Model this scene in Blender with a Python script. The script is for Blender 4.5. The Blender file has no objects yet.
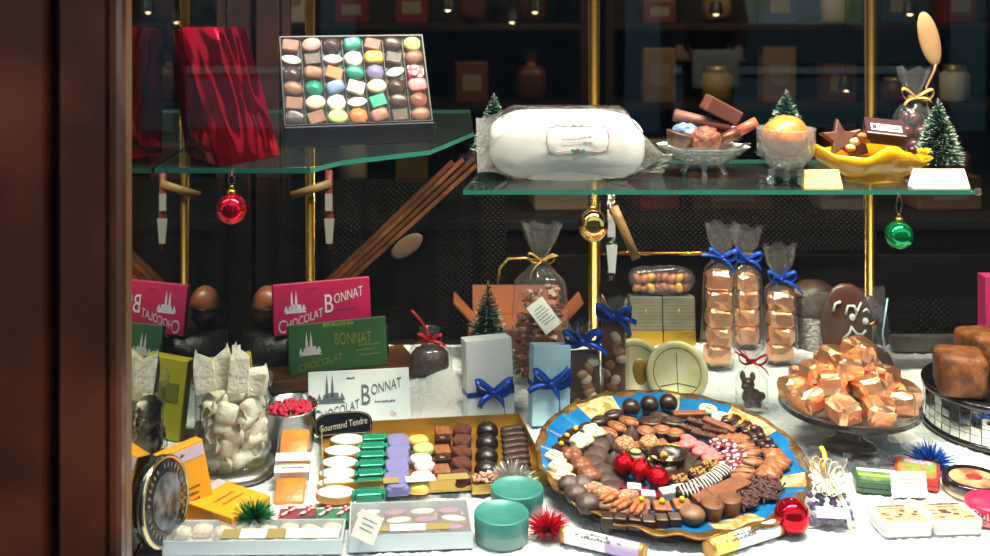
import bpy, bmesh, math, random
from mathutils import Vector, Matrix, noise as mnoise
R = math.radians
PI = math.pi
SC = bpy.context.scene
COL = SC.collection
F = 1100.0
ZC = 0.733
RND = random.Random(7)

def W(x, y, Y):
    return Vector(((x-450)*Y/F, Y, ZC-(y+20)*Y/F))

def H(x, y, z=0.0):
    Y = (ZC-z)*F/(y+20)
    return Vector(((x-450)*Y/F, Y, z))

ORD = ['first', 'second', 'third', 'fourth', 'fifth', 'sixth', 'seventh', 'eighth', 'ninth', 'tenth', 'eleventh', 'twelfth']

# ---------------------------------------------------------------- materials
def lin(h):
    h = h.lstrip('#')
    out = []
    for i in (0, 2, 4):
        c = int(h[i:i+2], 16)/255
        out.append(c/12.92 if c <= .04045 else ((c+.055)/1.055)**2.4)
    return (out[0], out[1], out[2], 1)

MATS = {}
def pm(name, col, rough=.5, metal=0, col2=None, ns=40, bump=0, bs=80, vor=False, coat=0, emit=0, lo=.4, hi=.6, spec=.5, sss=0):
    if name in MATS:
        return MATS[name]
    m = bpy.data.materials.new(name); m.use_nodes = True
    nt = m.node_tree; b = nt.nodes['Principled BSDF']
    b.inputs['Base Color'].default_value = lin(col)
    b.inputs['Roughness'].default_value = rough
    b.inputs['Metallic'].default_value = metal
    b.inputs['Specular IOR Level'].default_value = spec
    if coat:
        b.inputs['Coat Weight'].default_value = coat
        b.inputs['Coat Roughness'].default_value = .08
    tc = nt.nodes.new('ShaderNodeTexCoord')
    if col2:
        t = nt.nodes.new('ShaderNodeTexVoronoi' if vor else 'ShaderNodeTexNoise')
        t.inputs['Scale'].default_value = ns
        nt.links.new(tc.outputs['Object'], t.inputs['Vector'])
        r = nt.nodes.new('ShaderNodeValToRGB')
        r.color_ramp.elements[0].position = lo; r.color_ramp.elements[0].color = lin(col)
        r.color_ramp.elements[1].position = hi; r.color_ramp.elements[1].color = lin(col2)
        nt.links.new(t.outputs['Distance' if vor else 'Fac'], r.inputs['Fac'])
        nt.links.new(r.outputs['Color'], b.inputs['Base Color'])
    if bump:
        n = nt.nodes.new('ShaderNodeTexNoise'); n.inputs['Scale'].default_value = bs
        n.inputs['Detail'].default_value = 3
        nt.links.new(tc.outputs['Object'], n.inputs['Vector'])
        bp = nt.nodes.new('ShaderNodeBump'); bp.inputs['Strength'].default_value = bump
        bp.inputs['Distance'].default_value = .004
        nt.links.new(n.outputs['Fac'], bp.inputs['Height'])
        nt.links.new(bp.outputs['Normal'], b.inputs['Normal'])
    if emit:
        b.inputs['Emission Color'].default_value = lin(col)
        b.inputs['Emission Strength'].default_value = emit
    MATS[name] = m
    return m

def glassm(name, tint='#ffffff', ior=1.45, rough=.02, haze=0.0, hcol='#ffffff', bump=0, bs=40, boost=1.0):
    """clear film or glass: transmits straight through, reflects by Fresnel, with a little milky haze"""
    if name in MATS:
        return MATS[name]
    m = bpy.data.materials.new(name); m.use_nodes = True
    nt = m.node_tree; nt.nodes.clear()
    out = nt.nodes.new('ShaderNodeOutputMaterial')
    tr = nt.nodes.new('ShaderNodeBsdfTransparent'); tr.inputs['Color'].default_value = lin(tint)
    gl = nt.nodes.new('ShaderNodeBsdfGlossy'); gl.inputs['Roughness'].default_value = rough
    fr = nt.nodes.new('ShaderNodeFresnel')
    ge = nt.nodes.new('ShaderNodeNewGeometry'); mi = nt.nodes.new('ShaderNodeMapRange')      # same reflection from both sides of the thin sheet
    mi.inputs['To Min'].default_value = ior; mi.inputs['To Max'].default_value = 1/ior
    nt.links.new(ge.outputs['Backfacing'], mi.inputs['Value']); nt.links.new(mi.outputs['Result'], fr.inputs['IOR'])
    mu = nt.nodes.new('ShaderNodeMath'); mu.operation = 'MULTIPLY'; mu.use_clamp = True
    mu.inputs[1].default_value = boost
    nt.links.new(fr.outputs[0], mu.inputs[0])
    mx = nt.nodes.new('ShaderNodeMixShader')
    nt.links.new(mu.outputs[0], mx.inputs[0]); nt.links.new(gl.outputs[0], mx.inputs[2])
    base = tr
    if haze:
        df = nt.nodes.new('ShaderNodeBsdfDiffuse'); df.inputs['Color'].default_value = lin(hcol)
        m2 = nt.nodes.new('ShaderNodeMixShader'); m2.inputs[0].default_value = haze
        nt.links.new(tr.outputs[0], m2.inputs[1]); nt.links.new(df.outputs[0], m2.inputs[2])
        base = m2
    nt.links.new(base.outputs[0], mx.inputs[1])
    if bump:
        tc = nt.nodes.new('ShaderNodeTexCoord')
        n = nt.nodes.new('ShaderNodeTexNoise'); n.inputs['Scale'].default_value = bs
        nt.links.new(tc.outputs['Object'], n.inputs['Vector'])
        bp = nt.nodes.new('ShaderNodeBump'); bp.inputs['Strength'].default_value = bump
        bp.inputs['Distance'].default_value = .01
        nt.links.new(n.outputs['Fac'], bp.inputs['Height'])
        nt.links.new(bp.outputs['Normal'], gl.inputs['Normal']); nt.links.new(bp.outputs['Normal'], fr.inputs['Normal'])
    nt.links.new(mx.outputs[0], out.inputs['Surface'])
    MATS[name] = m
    return m

# ---------------------------------------------------------------- mesh builder
TXT = {}
def text_geo(s):
    if s in TXT:
        return TXT[s]
    cu = bpy.data.curves.new('t', 'FONT'); cu.body = s; cu.resolution_u = 3
    o = bpy.data.objects.new('t', cu); COL.objects.link(o)
    bpy.context.view_layer.update()
    dg = bpy.context.evaluated_depsgraph_get()
    me = bpy.data.meshes.new_from_object(o.evaluated_get(dg))
    v = [tuple(p.co) for p in me.vertices]; f = [tuple(p.vertices) for p in me.polygons]
    bpy.data.objects.remove(o); bpy.data.curves.remove(cu); bpy.data.meshes.remove(me)
    xs = [p[0] for p in v]; ys = [p[1] for p in v]
    TXT[s] = (v, f, min(xs), max(xs), min(ys), max(ys))
    return TXT[s]

class MB:
    def __init__(s):
        s.v = []; s.f = []; s.mi = []; s.sm = []
    def add(s, v, f, m=0, M=None, smooth=True):
        o = len(s.v)
        if M is not None:
            v = [M @ Vector(p) for p in v]
        s.v += [tuple(p) for p in v]
        s.f += [tuple(i+o for i in q) for q in f]
        s.mi += ([m]*len(f) if isinstance(m, int) else list(m)); s.sm += [smooth]*len(f)
        return s
    def bm(s, bm, m=0, M=None, smooth=False):
        bm.verts.index_update()
        s.add([p.co.copy() for p in bm.verts], [[q.index for q in f.verts] for f in bm.faces], m, M, smooth)
        bm.free(); return s
    def box(s, sx, sy, sz, c=(0, 0, 0), m=0, M=None, bev=0, seg=2, smooth=False):
        """centred in x and y, base at c.z"""
        b = bmesh.new(); bmesh.ops.create_cube(b, size=1)
        for p in b.verts:
            p.co = Vector((p.co.x*sx+c[0], p.co.y*sy+c[1], (p.co.z+.5)*sz+c[2]))
        if bev:
            bmesh.ops.bevel(b, geom=list(b.edges), offset=bev, segments=seg, affect='EDGES', profile=.5)
        return s.bm(b, m, M, smooth)
    def lathe(s, prof, seg=32, m=0, M=None, smooth=True, sq=1, lobe=0, la=0, caps=True):
        v = []; f = []; n = len(prof); mm = []
        for i, p in enumerate(prof):
            r, z = p[0], p[1]
            for k in range(seg):
                a = 2*PI*k/seg; rr = r*(1+la*math.cos(lobe*a)) if lobe else r
                v.append((rr*math.cos(a), rr*math.sin(a)*sq, z))
        for i in range(n-1):
            for k in range(seg):
                k2 = (k+1) % seg
                f.append((i*seg+k, i*seg+k2, (i+1)*seg+k2, (i+1)*seg+k)); mm.append(m if isinstance(m, int) else m[i])
        if caps:
            if prof[0][0] > 1e-6: f.append(tuple(range(seg-1, -1, -1))); mm.append(mm[0])
            if prof[-1][0] > 1e-6: f.append(tuple((n-1)*seg+k for k in range(seg))); mm.append(mm[-2])
        return s.add(v, f, mm, M, smooth)
    def cyl(s, r, h, seg=24, c=(0, 0, 0), m=0, M=None, bev=0, smooth=True):
        T = Matrix.Translation(c); M = T if M is None else M @ T
        b = bev
        prof = [(0, 0), (r-b, 0), (r-b, 0)] + ([(r, b), (r, b), (r, h-b), (r, h-b)] if b else [(r, 0), (r, 0), (r, h), (r, h)]) + [(r-b, h), (r-b, h), (0, h)]
        return s.lathe(prof, seg, m, M, smooth, caps=False)
    def blob(s, rx, ry, rz, e1=1, e2=1, nu=20, nv=12, amp=0, fr=60, seed=0, m=0, M=None, smooth=True, base=None, c=(0, 0, 0)):
        """superellipsoid; base = lift so that it rests on z=0 when True"""
        v = []; f = []
        def sp(a, e):
            return math.copysign(abs(a)**e, a)
        for i in range(nv+1):
            t = -PI/2+PI*i/nv
            for k in range(nu):
                p = 2*PI*k/nu
                q = Vector((rx*sp(math.cos(t), e1)*sp(math.cos(p), e2), ry*sp(math.cos(t), e1)*sp(math.sin(p), e2), rz*sp(math.sin(t), e1)))
                if amp:
                    d = mnoise.noise(q*fr+Vector((seed*7.1, seed*3.3, seed))) + .5*mnoise.noise(q*fr*2.1+Vector((seed, 9, 3)))
                    q = q + q.normalized()*d*amp
                v.append(q + Vector(c) + (Vector((0, 0, rz)) if base else Vector()))
        for i in range(nv):
            for k in range(nu):
                k2 = (k+1) % nu
                f.append((i*nu+k, i*nu+k2, (i+1)*nu+k2, (i+1)*nu+k))
        return s.add(v, f, m, M, smooth)
    def tube(s, pts, r, seg=8, m=0, M=None, cap=True, smooth=True):
        pts = [Vector(p) for p in pts]; n = len(pts); v = []; f = []
        up = None
        for i, p in enumerate(pts):
            d = (pts[min(i+1, n-1)]-pts[max(i-1, 0)]).normalized()
            if up is None:
                up = d.orthogonal().normalized()
            else:
                up = (up-d*up.dot(d))
                up = up.normalized() if up.length > 1e-6 else d.orthogonal().normalized()
            w = d.cross(up)
            rr = r[i] if isinstance(r, (list, tuple)) else r
            for k in range(seg):
                a = 2*PI*k/seg
                v.append(p+up*math.cos(a)*rr+w*math.sin(a)*rr)
        for i in range(n-1):
            for k in range(seg):
                k2 = (k+1) % seg
                f.append((i*seg+k, i*seg+k2, (i+1)*seg+k2, (i+1)*seg+k))
        if cap:
            f.append(tuple(range(seg-1, -1, -1))); f.append(tuple((n-1)*seg+k for k in range(seg)))
        return s.add(v, f, m, M, smooth)
    def ribbon(s, pts, w, wd=(0, 0, 1), m=0, M=None, th=.0006):
        """flat band along pts, wd the direction of its width (one vector or one per point)"""
        pts = [Vector(p) for p in pts]; n = len(pts); v = []; f = []
        for i, p in enumerate(pts):
            d = (pts[min(i+1, n-1)]-pts[max(i-1, 0)]).normalized()
            q = Vector(wd[i] if isinstance(wd, list) else wd)
            q = q-d*q.dot(d)
            q = q.normalized() if q.length > 1e-5 else d.orthogonal().normalized()
            nn = d.cross(q)*th*.5
            v += [p-q*w/2-nn, p+q*w/2-nn, p+q*w/2+nn, p-q*w/2+nn]
        for i in range(n-1):
            a = i*4; b = a+4
            for k in range(4):
                k2 = (k+1) % 4
                f.append((a+k, a+k2, b+k2, b+k))
        f.append((3, 2, 1, 0)); f.append((n*4-4, n*4-3, n*4-2, n*4-1))
        return s.add(v, f, m, M, True)
    def prism(s, pts, h, m=0, M=None, bev=0, smooth=False):
        """outline in xy, from z=0 to h"""
        b = bmesh.new()
        vs = [b.verts.new((p[0], p[1], 0)) for p in pts]
        f0 = b.faces.new(vs)
        r = bmesh.ops.extrude_face_region(b, geom=[f0])
        for e in r['geom']:
            if isinstance(e, bmesh.types.BMVert): e.co.z += h
        bmesh.ops.recalc_face_normals(b, faces=list(b.faces))
        if bev:
            ed = [e for e in b.edges if all(abs(p.co.z-h) < 1e-6 for p in e.verts)]
            bmesh.ops.bevel(b, geom=ed, offset=bev, segments=2, affect='EDGES', profile=.5)
        return s.bm(b, m, M, smooth)
    def text(s, t, w=None, h=None, M=None, m=0, skew=0):
        """lettering in the local xz plane facing -y, centred"""
        v, f, x0, x1, y0, y1 = text_geo(t)
        sx = (w/(x1-x0)) if w else None; sy = (h/(y1-y0)) if h else None
        if sx is None: sx = sy
        if sy is None: sy = sx
        vv = [((p[0]-(x0+x1)/2)*sx, 0, (p[1]-(y0+y1)/2)*sy+(p[0]-(x0+x1)/2)*sx*skew) for p in v]
        return s.add(vv, f, m, M, False)
    def build(s, name, mats, parent=None, M=None, raw=False):
        me = bpy.data.meshes.new(name)
        me.from_pydata(s.v, [], s.f)
        if not isinstance(mats, (list, tuple)): mats = [mats]
        for x in mats: me.materials.append(x)
        for p, a, b in zip(me.polygons, s.mi, s.sm):
            p.material_index = a; p.use_smooth = b
        me.update()
        if raw: return me
        return ob(name, me, parent, M)

def ob(name, me, parent=None, M=None):
    o = bpy.data.objects.new(name, me); COL.objects.link(o)
    if parent is not None: o.parent = parent
    if M is not None: o.matrix_basis = M
    return o

def tag(o, label, cat, group=None, kind=None):
    o['label'] = label; o['category'] = cat
    if group: o['group'] = group
    if kind: o['kind'] = kind
    return o

def thing(name, label, cat, M=None, group=None):
    o = bpy.data.objects.new(name, None); COL.objects.link(o)
    o.empty_display_size = .02
    if M is not None: o.matrix_basis = M
    return tag(o, label, cat, group)

def struct(o):
    o['kind'] = 'structure'; return o

def TM(loc, yaw=0, lean=0, roll=0):
    """yaw about z, lean = top tips backwards, roll = right end goes up (degrees)"""
    return Matrix.Translation(Vector(loc)) @ Matrix.Rotation(R(yaw), 4, 'Z') @ Matrix.Rotation(R(-lean), 4, 'X') @ Matrix.Rotation(R(-roll), 4, 'Y')

def T3(x, y, z): return Matrix.Translation((x, y, z))
def RX(a): return Matrix.Rotation(R(a), 4, 'X')
def RY(a): return Matrix.Rotation(R(a), 4, 'Y')
def RZ(a): return Matrix.Rotation(R(a), 4, 'Z')
def SCL(x, y, z): return Matrix.Diagonal((x, y, z, 1))
TOPF = RX(-90)      # turns lettering made for the front onto a top face

def arc(p0, p1, bulge, n=10):
    p0 = Vector(p0); p1 = Vector(p1); b = Vector(bulge)
    return [p0.lerp(p1, i/n)+b*math.sin(PI*i/n) for i in range(n+1)]

def loop(c, a, b, n=14, turn=1.0):
    """teardrop ribbon loop from c out along a with half-width b and back"""
    c = Vector(c); a = Vector(a); b = Vector(b)
    return [c + a*math.sin(PI*i/n) + b*math.sin(2*PI*i/n) for i in range(n+1)]

# ---------------------------------------------------------------- palette
milk = pm('milk_chocolate', '#7d4a30', .42, col2='#6b3c26', ns=90, bump=.15, bs=200)
milkl = pm('light_milk_chocolate', '#95603f', .42, col2='#7d4a2e', ns=120, bump=.15, bs=200)
dark = pm('dark_chocolate', '#3a211b', .32, col2='#2c1814', ns=90, bump=.12, bs=200)
mid = pm('medium_chocolate', '#573022', .38, col2='#482619', ns=90, bump=.12, bs=200)
black = pm('black_chocolate', '#1d1414', .3, bump=.3, bs=160)
greyc = pm('bloomed_chocolate', '#5a4844', .5, col2='#43322e', ns=80, bump=.4, bs=120)
white = pm('white_chocolate', '#efe3bf', .45, col2='#e2d2a6', ns=60, bump=.2, bs=120)
beige = pm('nut_beige', '#c69a63', .6, col2='#7a4a2a', ns=260, bump=.8, bs=260)
nutty = pm('chopped_nut', '#d2ab79', .6, col2='#8a5a3c', ns=420, vor=True, lo=.2, hi=.6, bump=.6, bs=300)
pinkn = pm('nut_speckled_milk', '#d9b09a', .6, col2='#8d5e48', ns=330, vor=True, lo=.25, hi=.5, bump=.3, bs=300)
pink = pm('pink_chocolate', '#e2767a', .5, col2='#d4605f', ns=120, bump=.3, bs=200)
green = pm('pistachio', '#c3c277', .6)
yellow = pm('yellow_sugar', '#f2bd10', .45)
almond = pm('almond_skin', '#a3683a', .55, col2='#7e4a26', ns=160, bump=.4, bs=200)
pecan = pm('pecan', '#b8693a', .5, col2='#7d3e20', ns=140, bump=.5, bs=160)
redfoil = pm('red_foil', '#d8101c', .22, 1, bump=.6, bs=260)
copper = pm('copper_foil', '#f2b48c', .38, 1, bump=.5, bs=55)
burg = pm('burgundy_paper', '#6d1230', .45)
burgflower = pm('burgundy_blossom', '#f2e4e6', .45, col2='#6b1029', ns=170, vor=True, lo=.42, hi=.5)
paper = pm('white_paper', '#e0dfdb', .6)
ink = pm('dark_ink', '#33333b', .7)
gold = pm('gold_leaf', '#d9a441', .28, 1)
brass = pm('polished_brass', '#cf9f48', .2, 1)
goldcard = pm('gold_card', '#c9a65a', .35, .7)
silver = pm('silver_metal', '#c9c9cc', .2, 1)
mirror = pm('mirror_silvering', '#d8dcd8', .0, 1)
film = glassm('clear_film', '#fdfdfd', 1.45, .05, .03, '#ffffff', bump=.12, bs=25, boost=.8)
film2 = glassm('thin_clear_wrap', '#fbfbfb', 1.5, .08, .025, '#ffffff', bump=.35, bs=40, boost=1.1)
loafwrap = glassm('crinkled_wrap', '#f8f8f8', 1.5, .12, .10, '#ffffff', bump=.9, bs=38, boost=1.8)
clearg = glassm('clear_glass', '#f8fbfa', 1.5, .015, .03, '#eef4f2')
cutg = glassm('cut_glass', '#f4f6f7', 1.55, .06, .14, '#eef1f3', bump=.8, bs=120, boost=1.4)
bluerib = pm('blue_satin', '#1a4bb4', .3, .35, bump=.1, bs=60)
redrib = pm('red_satin', '#c71f34', .35, .2)
goldrib = pm('gold_ribbon', '#c79a55', .35, .4)
WORLD_S, SPOT_E, SOFTBOX_E, SHOP_E, EXPO = 2.2, 44, 84, 26, 0.12
# ================================================================ the setting
wood = pm('mahogany', '#74381c', .4, col2='#4c2410', ns=6, bump=.1, bs=30, coat=.3)
woodd = pm('mahogany_dark', '#191010', .5)
woodl = pm('mahogany_worn_edge', '#8a6040', .4)
XM = -.404

def profile_post(name, outline, m):
    b = MB(); b.prism(outline, 2.4, M=T3(0, 0, -.75))
    return b.build(name, m)

# left post of the shop front: outer jamb, groove, sash with bead, worn edge by the pane
def fx(px, Y): return (px-450)*Y/F
Yf = 1.2
YB_ = 1.235
struct(profile_post('trim_1', [(-1.4, YB_), (-1.4, Yf), (fx(40, Yf), Yf), (fx(46, Yf), Yf+.012), (fx(46, Yf), YB_)], wood))
struct(profile_post('trim_2', [(fx(46, Yf)+.0005, YB_), (fx(46, Yf)+.0005, Yf+.03), (fx(57, Yf), Yf+.03), (fx(57, Yf), YB_)], woodd))
struct(profile_post('trim_3', [(fx(57, Yf)+.0005, YB_), (fx(57, Yf)+.0005, Yf+.006), (fx(61, Yf), Yf), (fx(104, Yf), Yf), (fx(106, Yf), Yf+.007), (fx(108, Yf), Yf+.007),
     (fx(110, Yf), Yf+.001), (fx(116, Yf), Yf+.001), (fx(120, Yf), Yf+.006), (fx(125.3, Yf+.016), Yf+.016), (fx(125.3, Yf+.016), YB_)], wood))
struct(profile_post('trim_4', [(fx(125.3, Yf+.016)+.0003, YB_+.005), (fx(125.3, Yf+.016)+.0003, Yf+.018), (fx(127.8, Yf+.03), Yf+.03), (fx(128.2, YB_+.005), YB_+.005)], woodl))
b = MB(); b.box(3.2, .16, .70, (1.2, 1.28, -.75)); struct(b.build('trim_5', wood))           # stall riser under the pane
b = MB(); b.box(3.2, .12, .5, (1.2, 1.27, 1.25)); struct(b.build('trim_6', wood))            # head above the pane
pane = glassm('shop_pane', '#f4f8f7', 1.5, .0, .0, boost=1.2)
b = MB(); b.box(2.6, .008, 1.32, (.93, 1.245, -.06)); struct(b.build('window_1', pane))

# mirror on the left side of the bay, with an upright at its back edge
b = MB(); b.box(.012, 1.0, 1.42, (XM-.006, 1.75, -.06))
struct(b.build('wall_left', mirror))
b = MB(); b.box(.05, .03, 1.1, (XM+.029, 2.275, -.05), bev=.006); b.box(.02, .02, 1.1, (XM+.066, 2.27, -.05), bev=.006)
struct(b.build('trim_7', pm('mahogany_red', '#3c1a11', .4, col2='#2a120c', ns=8)))

# display floor under a fleecy white cloth
b = MB(); b.box(2.2, 1.02, .05, (.7, 1.77, -.06)); struct(b.build('floor', woodd))
def fleece_h(x, y):
    p = Vector((x, y, 0))
    h = .0034*mnoise.noise(p*75)+.0024*mnoise.noise(p*160)+.0012*mnoise.noise(p*400)-.0022
    for cx, cy, r, a in ((-.005, 1.985, .055, .03), (-.15, 1.86, .045, .012), (.43, 2.13, .13, .012), (.66, 2.05, .09, .01), (.2, 2.1, .08, .01), (.03, 1.9, .03, .012), (-.05, 2.09, .06, .02)):
        d = ((x-cx)**2+(y-cy)**2)/r**2
        if d < 5: h += a*math.exp(-d*1.6)
    return h
NX, NY = 400, 230
v = []; f = []
for j in range(NY+1):
    for i in range(NX+1):
        x = XM+.002+(1.62)*i/NX; y = 1.275+.94*j/NY
        v.append((x, y, fleece_h(x, y)))
for j in range(NY):
    for i in range(NX):
        a = j*(NX+1)+i; f.append((a, a+1, a+NX+2, a+NX+1))
b = MB(); b.add(v, f)
fleece = pm('white_fleece', '#eceef0', .95, bump=1.0, bs=260, spec=.1)
tag(b.build('fleece_cloth', fleece), 'fluffy white fleece cloth spread over the whole window floor', 'cloth')

# left glass shelf (cut corner) and right glass shelf
shg = glassm('shelf_glass', '#e4f1ec', 1.5, .0, .03, '#a9c9c4', boost=1.2)
shedge = pm('shelf_glass_edge', '#2f7767', .12, spec=.8)
def shelf(name, outl, z, label):
    t = thing(name, label, 'shelf', T3(0, 0, z-.007))
    b = MB(); n = len(outl)
    b.add([(p[0], p[1], .007) for p in outl], [tuple(range(n))], 0, smooth=False)
    b.build('glass_sheet', shg, t)
    b = MB()
    vv = [(p[0], p[1], 0) for p in outl]+[(p[0], p[1], .0069) for p in outl]
    b.add(vv, [(i, (i+1) % n, n+(i+1) % n, n+i) for i in range(n)], 0, smooth=False)
    b.build('polished_edge', shedge, t)
    return t
ZL = .477; ZR = .418
shelf('glass_shelf', [(XM+.002, 1.497), (-.19, 1.497), (-.155, 1.56), (-.03, 1.655), (.04, 1.85), (.04, 2.17), (XM+.002, 2.17)], ZL, 'clear glass shelf with a cut corner carrying the red foil parcel and open chocolate box')
sh = shelf('glass_shelf', [(.0195, 1.65), (.7875, 1.65), (.77, 1.93), (.07, 1.93)], ZR, 'clear glass shelf with green edge carrying the wrapped white loaf and yellow dish')
b = MB()
b.blob(.006, .004, .006, c=(0, 0, 0)); b.tube([(-.004, 0, 0), (-.012, 0, 0)], .003)
b.build('end_knob', clearg, sh, T3(.793, 1.652, .004))

# brass posts
def post(x, Y, label, z1=1.2, clampz=None, z0=0.0):
    t = thing('brass_post', label, 'post', T3((x-450)*Y/F, Y, z0))
    b = MB(); b.cyl(.0105, z1-z0, 24); b.build('rod', brass, t)
    b = MB(); b.lathe([(.02, 0), (.02, .004), (.014, .008), (.012, .014)], 24); b.build('foot_flange', brass, t)
    if clampz:
        b = MB(); b.lathe([(.0106, 0), (.015, .002), (.015, .014), (.0106, .016)], 24, caps=False); b.tube([(0, -.012, .008), (0, -.036, .008)], .005)
        b.build('shelf_clamp', brass, t, T3(0, 0, clampz-z0))
    return t
post(310, 2.195, 'polished brass post standing behind the cut-corner glass shelf', clampz=ZL-.035)
post(594, 1.955, 'polished brass post rising behind the white wrapped loaf', clampz=ZR-.03)
post(870.5, 1.955, 'polished brass post rising behind the yellow scalloped dish', clampz=ZR-.03)

b = MB(); b.box(3.4, .02, 1.4, (1.2, 2.42, .8)); struct(b.build('light_blocker', woodd))       # unseen panel added to keep the display light off the shop behind

# dotted net curtain and low partition behind the display
net = bpy.data.materials.new('dotted_net'); net.use_nodes = True
nt = net.node_tree; nt.nodes.clear()
o_ = nt.nodes.new('ShaderNodeOutputMaterial'); tr = nt.nodes.new('ShaderNodeBsdfTransparent'); df = nt.nodes.new('ShaderNodeBsdfPrincipled')
df.inputs['Roughness'].default_value = .9; df.inputs['Specular IOR Level'].default_value = .03
tcn = nt.nodes.new('ShaderNodeTexCoord'); mp = nt.nodes.new('ShaderNodeMapping'); mp.inputs['Rotation'].default_value = (0, R(45), 0)
mp.inputs['Scale'].default_value = (130, 0, 130)
vo = nt.nodes.new('ShaderNodeTexVoronoi'); vo.inputs['Randomness'].default_value = 0; vo.inputs['Scale'].default_value = 1
rp = nt.nodes.new('ShaderNodeValToRGB'); rp.color_ramp.elements[0].position = .22; rp.color_ramp.elements[0].color = lin('#33312d')
rp.color_ramp.elements[1].position = .3; rp.color_ramp.elements[1].color = lin('#060606')
mx = nt.nodes.new('ShaderNodeMixShader'); mx.inputs[0].default_value = .72
nt.links.new(tcn.outputs['Object'], mp.inputs['Vector']); nt.links.new(mp.outputs[0], vo.inputs['Vector']); nt.links.new(vo.outputs['Distance'], rp.inputs['Fac'])
nt.links.new(rp.outputs[0], df.inputs['Base Color']); nt.links.new(tr.outputs[0], mx.inputs[1]); nt.links.new(df.outputs[0], mx.inputs[2]); nt.links.new(mx.outputs[0], o_.inputs['Surface'])
def drape(x0, x1, z0, z1, Y, amp=.008, fr=60, ph=0):
    v = []; f = []; n = 120; k = 6
    for j in range(k+1):
        for i in range(n+1):
            x = x0+(x1-x0)*i/n
            v.append((x, Y+amp*math.sin(x*fr+ph)+.4*amp*math.sin(x*fr*2.3+1+j*.3), z0+(z1-z0)*j/k))
    for j in range(k):
        for i in range(n):
            a = j*(n+1)+i; f.append((a, a+1, a+n+2, a+n+1))
    b = MB(); b.add(v, f); return b
tag(drape(-.395, .115, .0, .33, 2.235).build('net_curtain', net), 'dark dotted net curtain hanging behind the chocolate bars', 'curtain')
tag(drape(.30, .86, .17, .29, 2.29, .004, 40, 1).build('net_curtain', net), 'dark dotted net strip above the gold rail behind the copper sweet bags', 'curtain')
tag(drape(.80, 1.22, .0, .135, 2.07, .004, 50, 2).build('net_curtain', net), 'dark dotted net cloth hung low behind the mirror tiled drum at right', 'curtain')
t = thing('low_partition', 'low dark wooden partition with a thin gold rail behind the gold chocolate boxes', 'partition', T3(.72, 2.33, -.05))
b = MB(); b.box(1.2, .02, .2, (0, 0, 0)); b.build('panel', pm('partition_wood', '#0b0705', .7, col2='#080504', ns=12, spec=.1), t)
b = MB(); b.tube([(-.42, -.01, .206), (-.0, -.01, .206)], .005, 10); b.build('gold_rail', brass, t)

# ---- the dim shop behind
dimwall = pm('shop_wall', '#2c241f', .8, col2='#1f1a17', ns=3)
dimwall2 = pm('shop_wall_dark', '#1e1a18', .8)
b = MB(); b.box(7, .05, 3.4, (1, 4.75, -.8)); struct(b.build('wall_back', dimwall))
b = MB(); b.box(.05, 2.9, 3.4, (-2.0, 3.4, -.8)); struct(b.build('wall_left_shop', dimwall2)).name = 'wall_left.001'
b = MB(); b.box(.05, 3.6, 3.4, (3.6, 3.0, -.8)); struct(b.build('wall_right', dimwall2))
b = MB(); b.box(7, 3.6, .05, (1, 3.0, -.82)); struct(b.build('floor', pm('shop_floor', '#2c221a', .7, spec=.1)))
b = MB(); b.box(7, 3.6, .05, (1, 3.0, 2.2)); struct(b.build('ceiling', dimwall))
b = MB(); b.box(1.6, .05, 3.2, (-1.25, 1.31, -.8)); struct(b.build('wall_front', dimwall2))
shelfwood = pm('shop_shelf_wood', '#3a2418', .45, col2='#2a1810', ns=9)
def shop_unit(x0, x1, zs, Y, label, dep=.26):
    t = thing('shop_shelving', label, 'shelving', T3((x0+x1)/2, Y, -.77))
    w = x1-x0
    for z in zs:
        b = MB(); b.box(w-.04, dep, .025, (0, 0, z+.77-.025)); b.build('shelf_board', shelfwood, t)
    for s in (-1, 1):
        b = MB(); b.box(.03, dep+.01, zs[-1]+.77+.35, (s*(w/2-.015), 0, 0)); b.build('side_panel', shelfwood, t)
    b = MB(); b.box(w, .015, zs[-1]+.77+.35, (0, dep/2+.012, 0)); b.build('back_panel', dimwall2, t)
UNITS = [(-1.1, .55, (-.42, -.08, .24, .56), 'left'), (.62, 2.75, (-.42, -.08, .24, .56), 'right')]
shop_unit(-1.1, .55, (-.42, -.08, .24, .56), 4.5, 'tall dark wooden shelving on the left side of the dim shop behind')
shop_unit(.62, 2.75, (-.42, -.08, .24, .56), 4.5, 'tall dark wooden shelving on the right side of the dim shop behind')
SHC = ['#6b3a22', '#8a6a44', '#7a1f24', '#4a3a60', '#b09a78', '#2f4a5c', '#5a2a1a', '#9a7a3a', '#a05a3a', '#c9bfae']
rr = random.Random(3)
names = {0: 'bottom', 1: 'lower', 2: 'upper', 3: 'top'}
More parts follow.
